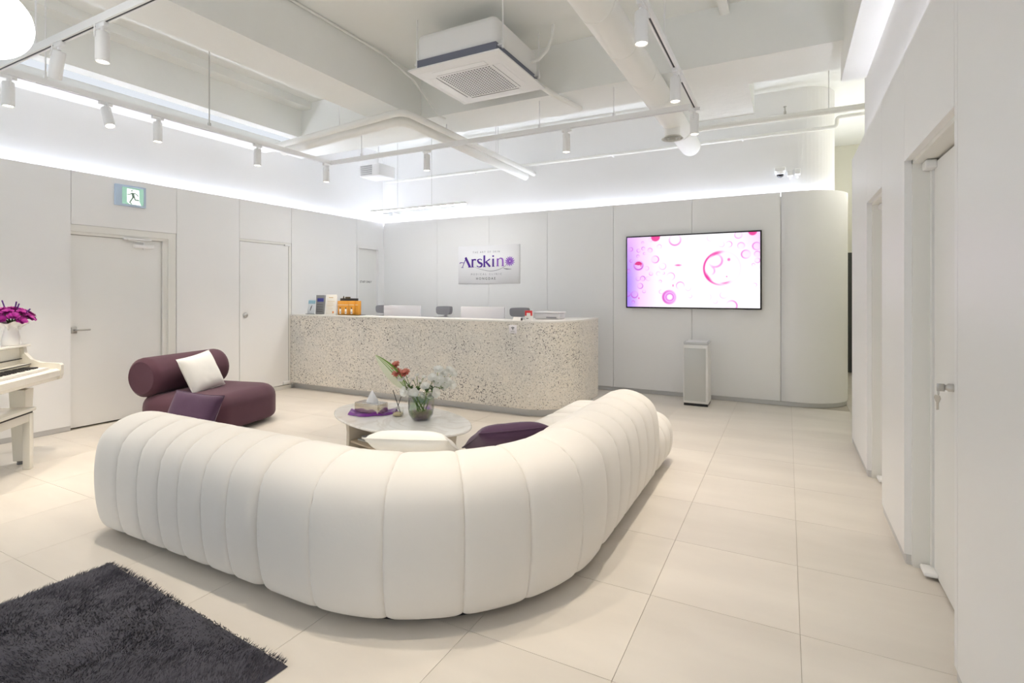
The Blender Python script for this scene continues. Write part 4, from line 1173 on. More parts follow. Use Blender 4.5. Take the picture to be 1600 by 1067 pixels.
for s_ in (-1, 1): put(MB().box(s_ * w_ / 2 - 0.004, s_ * w_ / 2 + 0.004, -0.004, 0.012, 0.0, h_ + 0.004).xf(R6), 'frame_side', M_WHITE, o, local=True)
# orange product cartons
M_OR = mat('orange_carton', (0.74, 0.33, 0.035), 0.45, var=0.08, vscale=12); M_OR2 = mat('dark_orange_carton', (0.60, 0.22, 0.02), 0.45)
def carton(label, u0, u1, vt, Y, dep, nb, group='orange product cartons on the counter'):
    x0, zt = on_y(u0, vt, Y); x1, _ = on_y(u1, vt, Y); wv = x1 - x0; hv = zt - LT - 0.006
    o = thing('product_carton', label, 'carton', ((x0 + x1) / 2, Y, LT + 0.006), group=group)
    put(MB().box(-wv / 2, wv / 2, 0, dep, 0, hv, 0.002, 1), 'carton_body', M_OR, o, local=True)
    put(MB().box(-wv / 2 + 0.003, wv / 2 - 0.003, -0.001, 0.0, hv * 0.70, hv * 0.73), 'printed_line', mat('print_cream', (0.85, 0.78, 0.6), 0.5), o, local=True)
    for k in range(nb):
        x = (k + 0.5) / nb * wv - wv / 2
        bt = MB().box(x - 0.017, x + 0.017, -0.0014, 0.0, hv * 0.06, hv * 0.42, 0.0006, 1)
        put(bt, 'printed_bottle', mat('print_bottle', (0.78, 0.78, 0.76), 0.4), o, local=True)
        put(MB().box(x - 0.009, x + 0.009, -0.0014, 0.0, hv * 0.43, hv * 0.52), 'printed_cap', M_BLACK, o, local=True)
        put(MB().box(x - 0.012, x + 0.012, -0.0022, -0.0014, hv * 0.16, hv * 0.22), 'printed_label', mat('print_grey', (0.35, 0.33, 0.40), 0.4), o, local=True)
    return o
tray = thing('display_tray', 'thin black tray under the orange cartons on the counter', 'tray', (-5.3, YC, LT))
xa, _ = on_y(527, 490, YC); xb, _ = on_y(561, 490, YC)
put(MB().box(xa, xb, YC - 0.03, YC + 0.13, LT, LT + 0.006, 0.001, 1), 'tray_plate', M_BLACK, tray)
carton('wide orange product carton showing two bottles on the counter tray', 527.5, 544.5, 470, YC - 0.005, 0.07, 2)
carton('narrow orange product carton showing one bottle beside the clipboard', 545, 553.6, 470, YC - 0.005, 0.07, 1)
carton('plain folded pale side carton at the end of the orange cartons', 554.6, 559.5, 470, YC + 0.005, 0.06, 0)
x0, z1 = on_y(532, 466, YC + 0.1); x1, _ = on_y(560, 466, YC + 0.1)
cbd = thing('clipboard', 'black clipboard standing behind the orange cartons', 'clipboard', ((x0 + x1) / 2, YC + 0.1, LT + 0.006))
put(MB().box(x0, x1, YC + 0.095, YC + 0.10, LT + 0.006, z1, 0.001, 1), 'board', M_BLACK, cbd)
put(MB().box(x0 + 0.10, x0 + 0.19, YC + 0.088, YC + 0.105, z1 - 0.005, z1 + 0.022, 0.004), 'clip', mat('bronze_clip', (0.12, 0.10, 0.06), 0.4, metal=0.5), cbd)
put(MB().tube([(x0 + 0.065, YC + 0.098, z1), (x0 + 0.065, YC + 0.098, z1 + 0.035)], [0.012, 0.004], 8), 'peg', MATS['bronze_clip'], cbd)

# monitors on the desk behind the ledge
def monitor(u0, u1, vt, label, rz):
    Y = 5.72; x0, zt = on_y(u0, vt, Y); x1, _ = on_y(u1, vt, Y); wv = x1 - x0; hv = 0.32
    o = thing('desktop_monitor', label, 'monitor', ((x0 + x1) / 2, Y, 0.745), rz, group='monitors behind the counter ledge')
    zt -= 0.745
    put(MB().box(-wv / 2, wv / 2, 0.0, 0.018, zt - hv, zt, 0.004), 'back_shell', mat('monitor_white', (0.80, 0.79, 0.83), 0.35), o, local=True)
    put(MB().box(-wv / 2 + 0.01, wv / 2 - 0.01, 0.018, 0.021, zt - hv + 0.01, zt - 0.01), 'screen', M_BLACK, o, local=True)
    put(MB().box(-0.05, 0.05, -0.025, 0.0, 0.006, zt - hv * 0.5, 0.004), 'stand_neck', M_WHITE, o, local=True)
    put(MB().box(-0.12, 0.12, -0.11, 0.09, 0.0, 0.008, 0.003), 'stand_foot', M_WHITE, o, local=True)
monitor(600, 656, 477, 'white-backed desktop monitor nearer the orange cartons, behind the counter', 0.02)
monitor(720, 788, 479, 'white-backed desktop monitor nearer the red card, behind the counter', 0.0)

# office chairs
def office_chair(u, v, label, rz, Y=6.28):
    x, z = on_y(u, v, Y + 0.24)
    o = thing('office_chair', label, 'chair', (x, Y, 0), rz, group='office chairs behind the counter')
    put(rbox(-0.24, 0.24, -0.24, 0.24, 0.44, 0.52, 0.10, 0.04), 'seat', M_GREY, o, local=True)
    put(rbox(-0.22, 0.22, 0.22, 0.27, 0.56, z - 0.10, 0.024, 0.02), 'backrest', M_GREY, o, local=True)
    hp = smooth_poly([(-0.14, 0.0), (-0.135, 0.045), (-0.09, 0.062), (0.09, 0.066), (0.14, 0.05), (0.138, -0.02), (0.10, -0.055), (-0.08, -0.06), (-0.13, -0.04), (-0.14, 0.0)], 3)
    hb = MB().prism([(a, b) for a, b in hp[:-1]], -0.03, 0.03, True).xf(Matrix.Translation((0, 0.24, z)) @ Matrix.Rotation(radians(90), 4, 'X'))
    put(hb, 'headrest', M_GREY, o, local=True)
    put(MB().box(-0.03, 0.03, 0.26, 0.285, z - 0.12, z - 0.03, 0.006), 'headrest_stem', MATS['monitor_white'], o, local=True)
    put(MB().tube([(0, 0, 0.08), (0, 0, 0.44)], 0.03, 12), 'column', M_STEEL, o, local=True)
    for k in range(5):
        a = 2 * pi * k / 5
        lg = put(MB().tube([(0, 0, 0.10), (0.28 * cos(a), 0.28 * sin(a), 0.065)], [0.022, 0.014], 8), 'base_leg', M_WHITE, o, local=True)
        put(MB().tube([(0.28 * cos(a) - 0.012 * sin(a), 0.28 * sin(a) + 0.012 * cos(a), 0.028), (0.28 * cos(a) + 0.012 * sin(a), 0.28 * sin(a) - 0.012 * cos(a), 0.028)], 0.028, 12), 'caster', M_BLACK, lg, local=True)
    for s_ in (-1, 1):
        put(MB().tube([(s_ * 0.2, 0.1, 0.47), (s_ * 0.29, 0.1, 0.50), (s_ * 0.29, 0.1, 0.66)], 0.014, 8).box(s_ * 0.29 - 0.035, s_ * 0.29 + 0.035, -0.03, 0.2, 0.66, 0.685, 0.008), 'armrest', MATS['monitor_white'], o, local=True)
office_chair(602, 483, 'grey office chair partly hidden by the monitor nearer the cartons', 0.1)
office_chair(691, 485, 'grey office chair standing between the two white monitors', -0.15)
office_chair(813, 488, 'grey office chair behind the red card on the counter', 0.05)

# red card, tent card, printer
x0, zt = on_y(820, 485, CYF + 0.10); x1, _ = on_y(832, 485, CYF + 0.10)
rc = thing('red_card', 'small red and white standing card on the rounded counter end', 'card', ((x0 + x1) / 2, CYF + 0.10, LT))
put(MB().box(x0, x1, CYF + 0.10, CYF + 0.106, LT, zt, 0.001, 1), 'card', mat('card_white', (0.84, 0.83, 0.82), 0.4), rc)
put(MB().box(x0 + 0.002, x1 - 0.002, CYF + 0.0986, CYF + 0.10, LT + (zt - LT) * 0.48, zt - 0.001), 'red_field', mat('card_red', (0.66, 0.035, 0.04), 0.4), rc)
put(MB().box(x0 + 0.024, x1 - 0.024, CYF + 0.0974, CYF + 0.0986, LT + (zt - LT) * 0.44, LT + (zt - LT) * 0.76), 'white_square', MATS['card_white'], rc)
put(MB().box(x0 + 0.02, x1 - 0.05, CYF + 0.0986, CYF + 0.10, LT + 0.02, LT + 0.027), 'printed_line', MATS['ink'], rc)
x0, zt = on_y(802, 495, CYF + 0.08); x1, _ = on_y(814, 495, CYF + 0.08)
tc_ = thing('tent_card', 'low white folded tent card beside the red card', 'card', ((x0 + x1) / 2, CYF + 0.08, LT))
tm = MB().raw([(x0, CYF + 0.06, LT), (x1, CYF + 0.06, LT), (x1, CYF + 0.085, zt), (x0, CYF + 0.085, zt), (x0, CYF + 0.12, LT), (x1, CYF + 0.12, LT)], [(0, 1, 2, 3), (3, 2, 5, 4), (0, 3, 4), (1, 5, 2), (0, 4, 5, 1)])
put(tm, 'folded_card', MATS['card_white'], tc_)
put(MB().box(x1, x1 + 0.003, CYF + 0.075, CYF + 0.115, LT, LT + (zt - LT) * 0.7), 'card_end', M_BLACK, tc_)
x0, zt = on_y(834, 493, CYF + 0.30); x1, _ = on_y(879, 493, CYF + 0.30)
pr = thing('card_printer', 'low white and grey printer lying on the rounded counter end', 'printer', (-2.55, 5.86, LT))
put(MB().box(-2.76, -2.40, 5.62, 6.35, 1.045, 1.0615), 'ledge_return', MATS['ledge_white'], ct)
put(MB().box(-0.11, 0.20, -0.19, 0.0, 0.001, 0.075, 0.012, 3), 'printer_body', mat('printer_grey', (0.62, 0.62, 0.65), 0.4), pr, local=True)
put(MB().box(-0.12, 0.21, -0.20, 0.01, 0.075, 0.088, 0.005), 'printer_lid', MATS['monitor_white'], pr, local=True)
put(MB().box(0.04, 0.17, -0.193, -0.188, 0.015, 0.03), 'paper_slot', mat('slot_grey', (0.22, 0.22, 0.25), 0.4), pr, local=True)

# ------------------------------------------------------------------ air purifier
ap = thing('air_purifier', 'tall white air purifier standing below the wall screen', 'air purifier', (-0.985, 6.84, 0), 0.02)
put(MB().box(-0.145, 0.145, -0.16, 0.16, 0.03, 0.745, 0.012, 3), 'body', mat('purifier_white', (0.76, 0.76, 0.755), 0.3), ap, local=True)
put(MB().box(-0.138, 0.138, -0.152, 0.152, 0.0, 0.034), 'plinth', M_BLACK, ap, local=True)
put(MB().box(-0.132, 0.115, -0.1635, -0.158, 0.06, 0.70, 0.003), 'front_panel', mat('purifier_glass', (0.56, 0.575, 0.565), 0.2), ap, local=True)
put(MB().box(-0.142, 0.142, -0.157, 0.157, 0.745, 0.775, 0.006), 'top_grille', mat('purifier_top', (0.55, 0.56, 0.58), 0.35), ap, local=True)
for k in range(8): put(MB().box(-0.12, 0.12, -0.13 + k * 0.034, -0.115 + k * 0.034, 0.775, 0.7775), 'slat', M_WHITE, ap, local=True)
put(MB().box(0.08, 0.13, -0.164, -0.158, 0.712, 0.722), 'display', M_WHITE, ap, local=True)

# ------------------------------------------------------------------ wall screen
TVX0, TVX1, TVZ0, TVZ1 = -1.965, -0.275, 1.165, 2.145; TVY = YB - 0.055
tv = thing('wall_screen', 'large flat wall screen showing pink and violet bubbles', 'screen', ((TVX0 + TVX1) / 2, TVY, TVZ0))
put(MB().box(TVX0, TVX1, TVY, TVY + 0.04, TVZ0, TVZ1, 0.003, 1), 'bezel', M_BLACK, tv)
put(MB().box(TVX0 + 0.4, TVX1 - 0.4, TVY + 0.04, YB, TVZ0 + 0.3, TVZ1 - 0.3), 'wall_mount', M_BLACK, tv)
NX, NZ = 400, 225
S, T = np.meshgrid(np.linspace(0, 1, NX + 1), np.linspace(0, 1, NZ + 1), indexing='ij')
img = np.ones((NX + 1, NZ + 1, 3)) * np.array([1.0, 0.985, 1.0])
def lerp(mask, colr):
    global img
    img = img * (1 - mask[..., None]) + np.array(colr) * mask[..., None]
lf = np.clip(1 - S / 0.34, 0, 1) ** 1.2
lerp(0.75 * lf, (0.80, 0.52, 0.92)); lerp(np.clip(1 - S / 0.10, 0, 1) * 0.6 * np.clip(T * 1.6, 0, 1), (0.45, 0.38, 0.88))
lerp(0.5 * np.clip((S - 0.78) / 0.22, 0, 1) * np.clip(1 - T * 1.6, 0, 1), (0.80, 0.55, 0.95))
circ = [(168, 302, 20, .7), (253, 465, 45, 1), (255, 315, 18, .5), (307, 295, 17, .6), (380, 312, 22, .6), (435, 405, 35, .75), (645, 205, 55, .7), (173, 420, 15, .6), (248, 372, 14, .5),
        (300, 600, 24, .9), (272, 675, 27, .8), (210, 762, 33, .9), (590, 790, 65, .95), (700, 675, 38, .6), (600, 580, 38, .5), (515, 475, 33, .45), (390, 550, 18, .5),
        (1340, 357, 38, .75), (1295, 270, 30, .5), (1180, 255, 28, .6), (1110, 255, 25, .4), (1270, 160, 32, .5), (1440, 275, 35, .7), (1445, 355, 25, .6), (1205, 880, 48, .7),
        (1050, 835, 20, .4), (1130, 770, 32, .35), (140, 525, 20, .8), (195, 840, 15, .7), (980, 790, 28, .25), (780, 700, 25, .35), (1000, 190, 28, .3), (795, 200, 25, .25),
        (480, 275, 22, .4), (345, 495, 20, .35), (250, 600, 22, .4), (360, 600, 22, .3), (470, 550, 20, .3), (490, 630, 14, .5), (525, 545, 12, .5), (315, 730, 16, .4), (500, 735, 20, .4),
        (1410, 465, 14, .4), (1420, 670, 18, .4), (1445, 420, 22, .6), (135, 755, 26, .9), (320, 345, 12, .4), (300, 235, 12, .4), (385, 205, 20, .4), (800, 780, 18, .4)]
ASP = (TVX1 - TVX0) / (TVZ1 - TVZ0)
def cpos(x, y):
    s = (x - 128) / 1342; top = 185 - 57 * s; bot = 885 + 22 * s
    return s, (y - top) / (bot - top)
def dist(x, y): 
    s, t = cpos(x, y); return np.sqrt(((S - s) * ASP) ** 2 + (T - t) ** 2), np.arctan2(T - t, (S - s) * ASP)
PK = (0.86, 0.16, 0.56)
for k, (x, y, r, al) in enumerate(circ):
    d, th = dist(x, y); R = r / 720.0; wv = max(0.0055, R * 0.16)
    ring = np.exp(-((d - R) / wv) ** 2) * (0.55 + 0.45 * np.cos(th - k * 1.3)) * al
    lerp(np.clip(ring, 0, 1), (0.80, 0.25, 0.68) if x > 340 else (0.70, 0.24, 0.74))
    lerp(0.16 * al * np.exp(-(d / R) ** 6), (0.92, 0.45, 0.82))
d, th = dist(253, 465); lerp(0.9 * ((d < 0.055) & (np.sin(th) < -0.2)), (0.80, 0.08, 0.42))
for x, y, r in ((440, 178, 48), (1402, 125, 42)):
    d, th = dist(x, y); lerp(0.85 * np.clip((r / 720 - d) * 80, 0, 1), (0.86, 0.14, 0.48))
for x, y, a, b in ((678, 465, 35, 12), (1180, 410, 16, 18), (625, 672, 8, 16), (1160, 583, 8, 8), (280, 468, 10, 10), (258, 800, 8, 10)):
    s, t = cpos(x, y); lerp(0.7 * np.clip(1.3 - np.sqrt(((S - s) * ASP * 720 / a) ** 2 + ((T - t) * 720 / b) ** 2), 0, 1), PK)
d, th = dist(1115, 497); R = 163 / 720
lerp(np.exp(-((d - R) / 0.013) ** 2) * np.clip(0.25 + 0.9 * np.cos(th - pi * 1.0) + 0.0, 0.12, 1), PK)
lerp(0.9 * np.exp(-((d - R * 0.95) / 0.02) ** 2) * np.exp(-((th - 2.55) / 0.3) ** 2), PK)
lerp(0.8 * np.exp(-((d - R * 0.93) / 0.018) ** 2) * np.exp(-((th + 1.95) / 0.35) ** 2), PK)
lerp(0.6 * np.exp(-((d - R * 0.9) / 0.015) ** 2) * np.exp(-((th - 1.35) / 0.3) ** 2), PK)
d2, t2 = dist(1050, 420); lerp(0.7 * np.exp(-((d2 - 0.085) / 0.016) ** 2) * np.clip(0.5 + 0.5 * np.cos(t2 - 0.6), 0, 1), (0.90, 0.35, 0.72))
d2, t2 = dist(1000, 525); lerp(0.55 * np.exp(-((d2 - 0.055) / 0.014) ** 2) * np.clip(np.cos(t2), 0, 1), (0.90, 0.35, 0.72))
d2, t2 = dist(590, 790); lerp(0.8 * np.exp(-((d2 - 0.05) / 0.012) ** 2), (0.80, 0.30, 0.80)); lerp(0.5 * np.exp(-((d2 - 0.075) / 0.012) ** 2), (0.75, 0.3, 0.8))
lin = np.clip(img, 0, 1) ** 2.2
e0 = 0.018; vs = []; fs = []
xg = TVX0 + e0 + (TVX1 - TVX0 - 2 * e0) * np.linspace(0, 1, NX + 1); zg = TVZ1 - e0 - (TVZ1 - TVZ0 - 2 * e0) * np.linspace(0, 1, NZ + 1)
XX, ZZ = np.meshgrid(xg, zg, indexing='ij')
vs = np.stack([XX.ravel(), np.full(XX.size, TVY - 0.0008), ZZ.ravel()], 1)
idx = np.arange((NX + 1) * (NZ + 1)).reshape(NX + 1, NZ + 1)
q = np.stack([idx[:-1, :-1], idx[:-1, 1:], idx[1:, 1:], idx[1:, :-1]], -1).reshape(-1, 4)
sm = MB(); sm.v = [tuple(p) for p in vs]; sm.f = [tuple(int(i) for i in f) for f in q]; sm.smooth = [False] * len(sm.f)
put_print(sm, lin.reshape(-1, 3), 'display', vcol_mat('screen_glow', 0.25, 0.66), tv)

# ------------------------------------------------------------------ wall sign
LGX, LGZ = -4.185, 1.815
sg = thing('wall_sign', 'white acrylic wall sign with purple lettering and a flower mark', 'sign', (LGX, YB, 1.51))
put(MB().box(LGX - 0.56, LGX + 0.56, YB - 0.012, YB - 0.0005, 1.515, 2.12, 0.002, 1), 'sign_plate', mat('sign_acrylic', (0.87, 0.865, 0.885), 0.25), sg)
SW = 1.12 / 1120.0     # metres per crop unit: the sign spans x 200..1320, y 170..870 of its close-up
def g(x, y): return ((x - 765) * SW * 1.0, (520 - y) * SW * 0.93)
INK1 = mat('sign_purple', (0.075, 0.008, 0.30), 0.4); INK2 = mat('sign_violet', (0.30, 0.10, 0.58), 0.4); INK3 = mat('sign_grey', (0.30, 0.29, 0.33), 0.5)
def glyph(strokes, name, m):
    mb = MB()
    for pts, ws_ in strokes:
        P = [g(*p) for p in pts]
        if len(P) > 2: P = smooth_poly(P, 5)
        W_ = np.interp(np.linspace(0, 1, len(P)), np.linspace(0, 1, len(ws_)), [x * SW for x in ws_])
        ribbon(P, list(W_), mb=mb)
    put(mb.xf(wall_y(LGX, YB - 0.0121, LGZ)), name, m, sg)
glyph([([(345, 385), (430, 555)], [40, 40]), ([(355, 395), (285, 555)], [14, 10]), ([(395, 555), (455, 555)], [10, 10]), ([(262, 558), (305, 558)], [9, 9]), ([(235, 490), (255, 472), (310, 478)], [14, 12, 8])], 'letter_a', INK1)
glyph([([(476, 420), (476, 555)], [32, 32]), ([(476, 470), (500, 430), (545, 432)], [10, 22, 26]), ([(455, 555), (505, 555)], [9, 9]), ([(458, 424), (478, 420)], [9, 9])], 'letter_r', INK1)
glyph([([(652, 440), (620, 422), (575, 440), (600, 480), (650, 505), (640, 545), (590, 555), (560, 535)], [16, 12, 26, 34, 34, 26, 12, 18])], 'letter_s', INK1)
glyph([([(697, 360), (697, 555)], [32, 32]), ([(712, 480), (800, 425)], [12, 20]), ([(730, 475), (800, 552)], [30, 34]), ([(676, 555), (722, 555)], [9, 9]), ([(780, 553), (812, 553)], [9, 9])], 'letter_k', INK1)
glyph([([(858, 420), (858, 552)], [30, 30]), ([(858, 365), (858, 392)], [28, 28]), ([(838, 552), (882, 552)], [9, 9])], 'letter_i', INK1)
glyph([([(938, 420), (938, 548)], [28, 28]), ([(938, 455), (980, 418), (1020, 430), (1030, 470), (1030, 548)], [8, 14, 26, 28, 28]), ([(915, 548), (962, 548)], [9, 9]), ([(1008, 548), (1055, 548)], [9, 9])], 'letter_n', INK2)
for k in range(14):
    a = 2 * pi * k / 14 + 0.2
    glyph([([(1155 + 10 * cos(a), 472 - 10 * sin(a)), (1155 + 55 * cos(a), 472 - 55 * sin(a)), (1155 + 86 * cos(a), 472 - 82 * sin(a))], [6, 20, 5])], 'flower_petal', INK2)
glyph([([(520, 555), (640, 598), (800, 628), (940, 612), (1060, 560), (1110, 520)], [3, 6, 8, 8, 6, 4]), ([(1040, 588), (1100, 600), (1185, 602)], [4, 18, 3])], 'swoosh', INK3)
for txt, sz, x, y, m, sp in (('THE ART OF SKIN', 0.042, 730, 305, INK3, 1.55), ('MEDICAL CLINIC', 0.042, 730, 682, INK3, 1.9), ('HONGDAE', 0.054, 722, 757, MATS['ink'], 1.55)):
    t_ = text_mb(txt, sz, sp); px0, pz0 = g(x, y); t_.xf(wall_y(LGX + px0, YB - 0.0124, LGZ + pz0)); put(t_, 'lettering', m, sg)

# ------------------------------------------------------------------ exit sign
ey0, ez1 = on_x(178, 288, XL); ey1, ez0 = on_x(226, 326, XL); ez0 += 0.0
es = thing('exit_sign', 'pale blue framed exit sign with a white running figure, lit green', 'exit sign', (XL, (ey0 + ey1) / 2, ez0))
EZ0, EZ1 = 2.31, 2.535
put(MB().box(XL + 0.001, XL + 0.03, ey0, ey1, EZ0, EZ1, 0.004), 'frame', mat('exit_frame', (0.52, 0.64, 0.80), 0.35), es)
wE = ey1 - ey0; ya, yb_ = ey0 + wE * 0.21, ey1 - wE * 0.09
put(MB().box(XL + 0.03, XL + 0.032, ya, yb_, EZ0 + 0.022, EZ1 - 0.022), 'green_panel', mat('exit_green', (0.20, 0.36, 0.28), 0.4, emit=(0.28, 0.48, 0.38), estr=0.45), es)
wp = yb_ - ya; hp_ = EZ1 - EZ0 - 0.044
def ep(x, y): return (ya + wp * x, EZ0 + 0.022 + hp_ * y)
doorp = [ep(.22, .93), (ep(.78, .9)), ep(.80, .22), ep(.88, .0), ep(.34, 0.02), ep(.22, .12)]
dm = MB().raw([(XL + 0.0324, y, z) for y, z in doorp], [tuple(range(5, -1, -1))])
put(dm, 'lit_doorway', emitter('exit_white', (0.92, 1.0, 0.95), 0.9), es)
mm = MB()
def st(pts, w0):
    P = [ep(*p) for p in pts]
    ribbon([(y, z) for y, z in P], [w0 * hp_] * len(P), mb=mm)
st([(.42, .85), (.46, .79)], .10); st([(.24, .58), (.36, .60), (.44, .68), (.60, .68), (.70, .60), (.74, .52)], .055)
st([(.48, .68), (.52, .45)], .15); st([(.52, .48), (.42, .28), (.34, .12), (.44, .04)], .08); st([(.54, .48), (.60, .30), (.78, .29)], .08)
mm.v = [(XL + 0.0328 + z * 0.2, x, y) for x, y, z in mm.v]
put(mm, 'running_figure', mat('exit_figure', (0.30, 0.44, 0.36), 0.5), es)

# ------------------------------------------------------------------ white piano with bench
PN = Vector((0.736, 0.677, 0)); PP = Vector((-0.677, 0.736, 0))        # toward the player, toward the treble end
PC = Vector((-5.395, 2.165, 0))
pa = thing('piano', 'white lacquered digital piano standing by the left wall', 'piano', tuple(PC))
pa.rotation_euler = (0, 0, atan2(PP.y, PP.x))       # local x = treble end, local y = away from player
# local frame: x from -1.44 (bass) to 0 (treble), y from 0 (front) to +0.46 (rear)
def pbox(x0, x1, y0, y1, z0, z1, b=0.006): return MB().box(x0, x1, y0, y1, z0, z1, b)
kb = MB(); P = [(0.02, 0.66), (-0.005, 0.69), (-0.005, 0.735), (0.02, 0.75), (0.34, 0.75), (0.40, 0.70), (0.42, 0.62), (0.22, 0.60)]
vs = [(x, y, z) for x in (-1.40, -0.04) for y, z in P]; k = len(P)
kb.raw(vs, [(j, (j + 1) % k, k + (j + 1) % k, k + j) for j in range(k)], False); kb.raw(vs, [tuple(range(k - 1, -1, -1)), tuple(range(k, 2 * k))])
put(kb, 'key_bed', M_PIANO, pa, local=True)
for xe in (-1.44, -0.04):
    cb = MB(); P = [(0.0, 0.66), (-0.012, 0.70), (-0.012, 0.775), (0.0, 0.79), (0.13, 0.80), (0.20, 0.83), (0.24, 0.88), (0.25, 0.935), (0.46, 0.935), (0.46, 0.60), (0.22, 0.60)]
    vs = [(x, y, z) for x in (xe, xe + 0.04) for y, z in P]; k = len(P)
    cb.raw(vs, [(j, (j + 1) % k, k + (j + 1) % k, k + j) for j in range(k)], False); cb.raw(vs, [tuple(range(k - 1, -1, -1)), tuple(range(k, 2 * k))])
    put(cb, 'cheek_panel', M_PIANO, pa, local=True)
put(pbox(-1.40, -0.04, 0.27, 0.46, 0.75, 0.935), 'upper_panel', M_PIANO, pa, local=True)
put(MB().box(-1.40, -0.045, 0.255, 0.27, 0.835, 0.842), 'panel_groove', M_BLACK, pa, local=True)
put(pbox(-1.40, -0.045, 0.20, 0.27, 0.775, 0.80), 'key_slip', M_PIANO, pa, local=True)
put(MB().box(-1.40, -0.045, 0.192, 0.2, 0.79, 0.797), 'panel_groove', M_BLACK, pa, local=True)
put(pbox(-1.46, 0.02, 0.225, 0.49, 0.935, 0.955, 0.005), 'top_lid', M_PIANO, pa, local=True)
NK = 52; kw = 1.23 / NK; kx0 = -1.34
wk = MB(); 
wmesh = MB().box(0.0005, kw - 0.0005, 0.035, 0.192, 0.752, 0.768); bmesh_ = MB().box(-0.0055, 0.0055, 0.09, 0.192, 0.768, 0.779)
wo = put(wmesh, 'white_key', mat('ivory_key', (0.84, 0.83, 0.80), 0.25), pa, local=True); wo.location = (kx0, 0, 0)
bo = put(bmesh_, 'black_key', M_BLACK, pa, local=True); bo.location = (kx0 + kw, 0, 0)
for k in range(1, NK):
    c = wo.copy(); COL.objects.link(c); c.location = (kx0 + k * kw, 0, 0)
    if (k + 5) % 7 not in (0, 3) :
        c = bo.copy(); COL.objects.link(c); c.location = (kx0 + (k + 0) * kw, 0, 0)
for xl in (-1.30, -0.12):
    lg = MB(); vs = []
    for z, h_ in ((0.60, 0.055), (0.03, 0.036)):
        vs += [(xl - h_, 0.22 - h_, z), (xl + h_, 0.22 - h_, z), (xl + h_, 0.22 + h_, z), (xl - h_, 0.22 + h_, z)]
    lg.raw(vs, [(0, 4, 5, 1), (1, 5, 6, 2), (2, 6, 7, 3), (3, 7, 4, 0), (0, 1, 2, 3), (7, 6, 5, 4)])
    lo_ = put(lg, 'leg', M_PIANO, pa, local=True)
    put(MB().tube([(xl, 0.22, 0.0), (xl, 0.22, 0.035)], 0.028, 12), 'foot', mat('piano_foot', (0.25, 0.25, 0.26), 0.4), lo_, local=True)
put(pbox(-0.75, -0.69, 0.41, 0.455, 0.12, 0.60, 0.004), 'pedal_lyre', M_PIANO, pa, local=True)
put(pbox(-0.86, -0.58, 0.36, 0.46, 0.0, 0.12, 0.006), 'pedal_box', M_PIANO, pa, local=True)
for k in range(3): put(MB().box(-0.80 + k * 0.07, -0.777 + k * 0.07, 0.28, 0.36, 0.05, 0.062, 0.003), 'pedal', mat('brass', (0.7, 0.55, 0.25), 0.25, metal=1.0), pa, local=True)
# bench
BC = Vector((-5.265, 1.93, 0))
be = thing('piano_bench', 'white lacquered piano bench tucked under the keyboard', 'bench', tuple(BC)); be.rotation_euler = pa.rotation_euler
put(MB().box(-0.76, 0.012, -0.012, 0.34, 0.452, 0.478, 0.006), 'bench_lid', M_PIANO, be, local=True)
put(MB().box(-0.745, -0.005, 0.005, 0.325, 0.437, 0.452), 'lid_gap', M_BLACK, be, local=True)
put(MB().box(-0.74, -0.01, 0.008, 0.03, 0.375, 0.437).box(-0.74, -0.01, 0.30, 0.322, 0.375, 0.437).box(-0.74, -0.718, 0.03, 0.30, 0.375, 0.437).box(-0.032, -0.01, 0.03, 0.30, 0.375, 0.437), 'apron', M_PIANO, be, local=True)
for x in (-0.748, -0.05):
    for y in (0.0, 0.28): put(MB().box(x, x + 0.048, y, y + 0.048, 0.0, 0.437, 0.003), 'leg', M_PIANO, be, local=True)
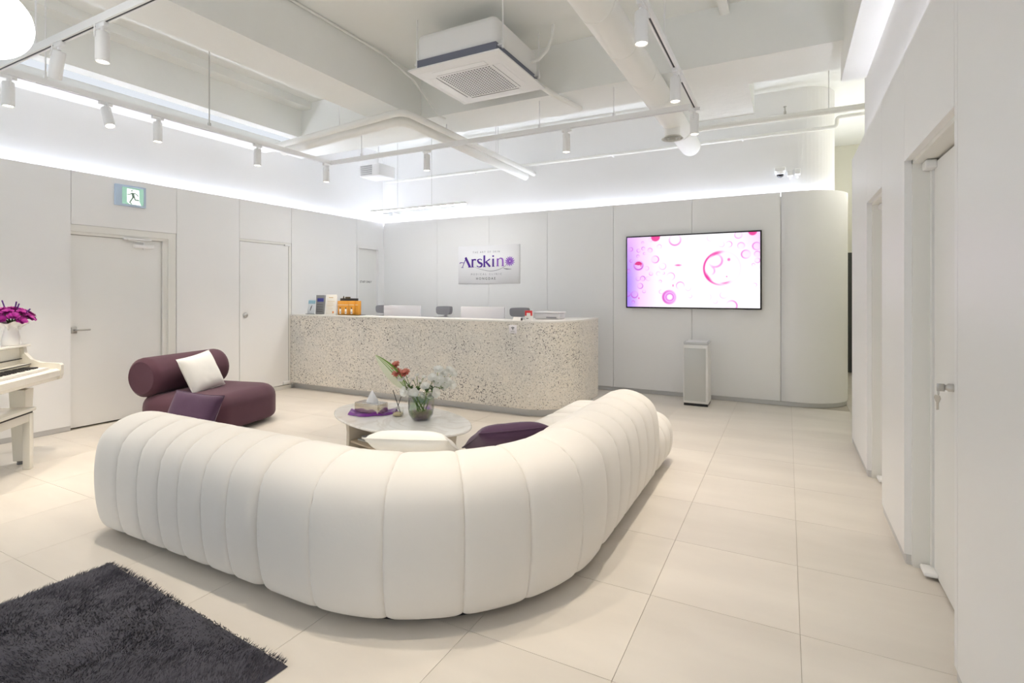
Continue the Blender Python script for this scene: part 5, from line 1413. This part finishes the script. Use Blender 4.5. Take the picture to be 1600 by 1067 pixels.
# vase with purple bouquet on the piano
def pw(x, y, z): return root_matrix(pa) @ Vector((x, y, z))
vp = pw(-0.06, 0.32, 0.955)
pv_ = thing('ruffled_vase', 'white ceramic vase with ruffled rim on top of the piano', 'vase', tuple(vp))
def ruff(j, t):
    k = max(0, j - 4) / 3
    return (0.012 * k * sin(6 * t), 0.010 * k * cos(6 * t + 0.6))
put(MB().lathe([(0.058, 0.0), (0.062, 0.01), (0.056, 0.06), (0.046, 0.11), (0.041, 0.145), (0.048, 0.165), (0.075, 0.178), (0.098, 0.184), (0.094, 0.181), (0.07, 0.172), (0.04, 0.155), (0.036, 0.14)], n=36, ruff=ruff), 'vase_body', mat('white_ceramic', (0.86, 0.85, 0.83), 0.25), pv_, local=True)
rnd = random.Random(12)
for k in range(22):
    a = k * 2.399; zc = 1 - (k + 0.5) / 22 * 1.05; rr = 0.125 * sqrt(max(0, 1 - zc * zc))
    c = Vector((vp.x + rr * cos(a), vp.y + rr * sin(a), vp.z + 0.195 + 0.085 * zc + 0.010 * rnd.random()))
    o = thing('purple_rose', 'magenta artificial rose in the ruffled vase on the piano', 'flower', (vp.x, vp.y, vp.z + 0.13), group='magenta roses in the ruffled vase')
    nrm = (c - Vector((vp.x, vp.y, vp.z + 0.10))).normalized()
    put(MB().tube([(vp.x + rr * 0.12 * cos(a), vp.y + rr * 0.12 * sin(a), vp.z + 0.13), (vp.x + rr * 0.22 * cos(a), vp.y + rr * 0.22 * sin(a), vp.z + 0.196), c], 0.003, 6), 'stem', M_DGREEN, o)
    put(petal_flower(c, 0.044, 4, 6, nrm, cupped=1.0, seed=k), 'blossom', M_PETALP, o)
for k, (du, dv) in enumerate(((-14, 38), (8, 36), (12, 33), (29, 25), (-30, 30))):
    s0 = Vector((vp.x, vp.y, vp.z + 0.16)); pm_ = 4.3 / FPX
    tip = Vector((vp.x, vp.y, vp.z)) + RT * (du * pm_) + UP * ((30 + dv) * pm_)
    o = thing('lavender_sprig', 'dark violet lavender sprig sticking out of the magenta roses', 'flower', tuple(s0), group='lavender sprigs in the ruffled vase')
    put(MB().tube([s0, tip], 0.002, 5), 'stem', M_DGREEN, o)
    hm = MB()
    for q in range(7):
        c = s0.lerp(tip, 0.72 + 0.28 * q / 6); hm.lathe([(0, -0.006), (0.006, -0.002), (0.005, 0.004), (0, 0.008)], c.x, c.y, c.z, 7)
    put(hm, 'flower_spike', M_PETALV, o)
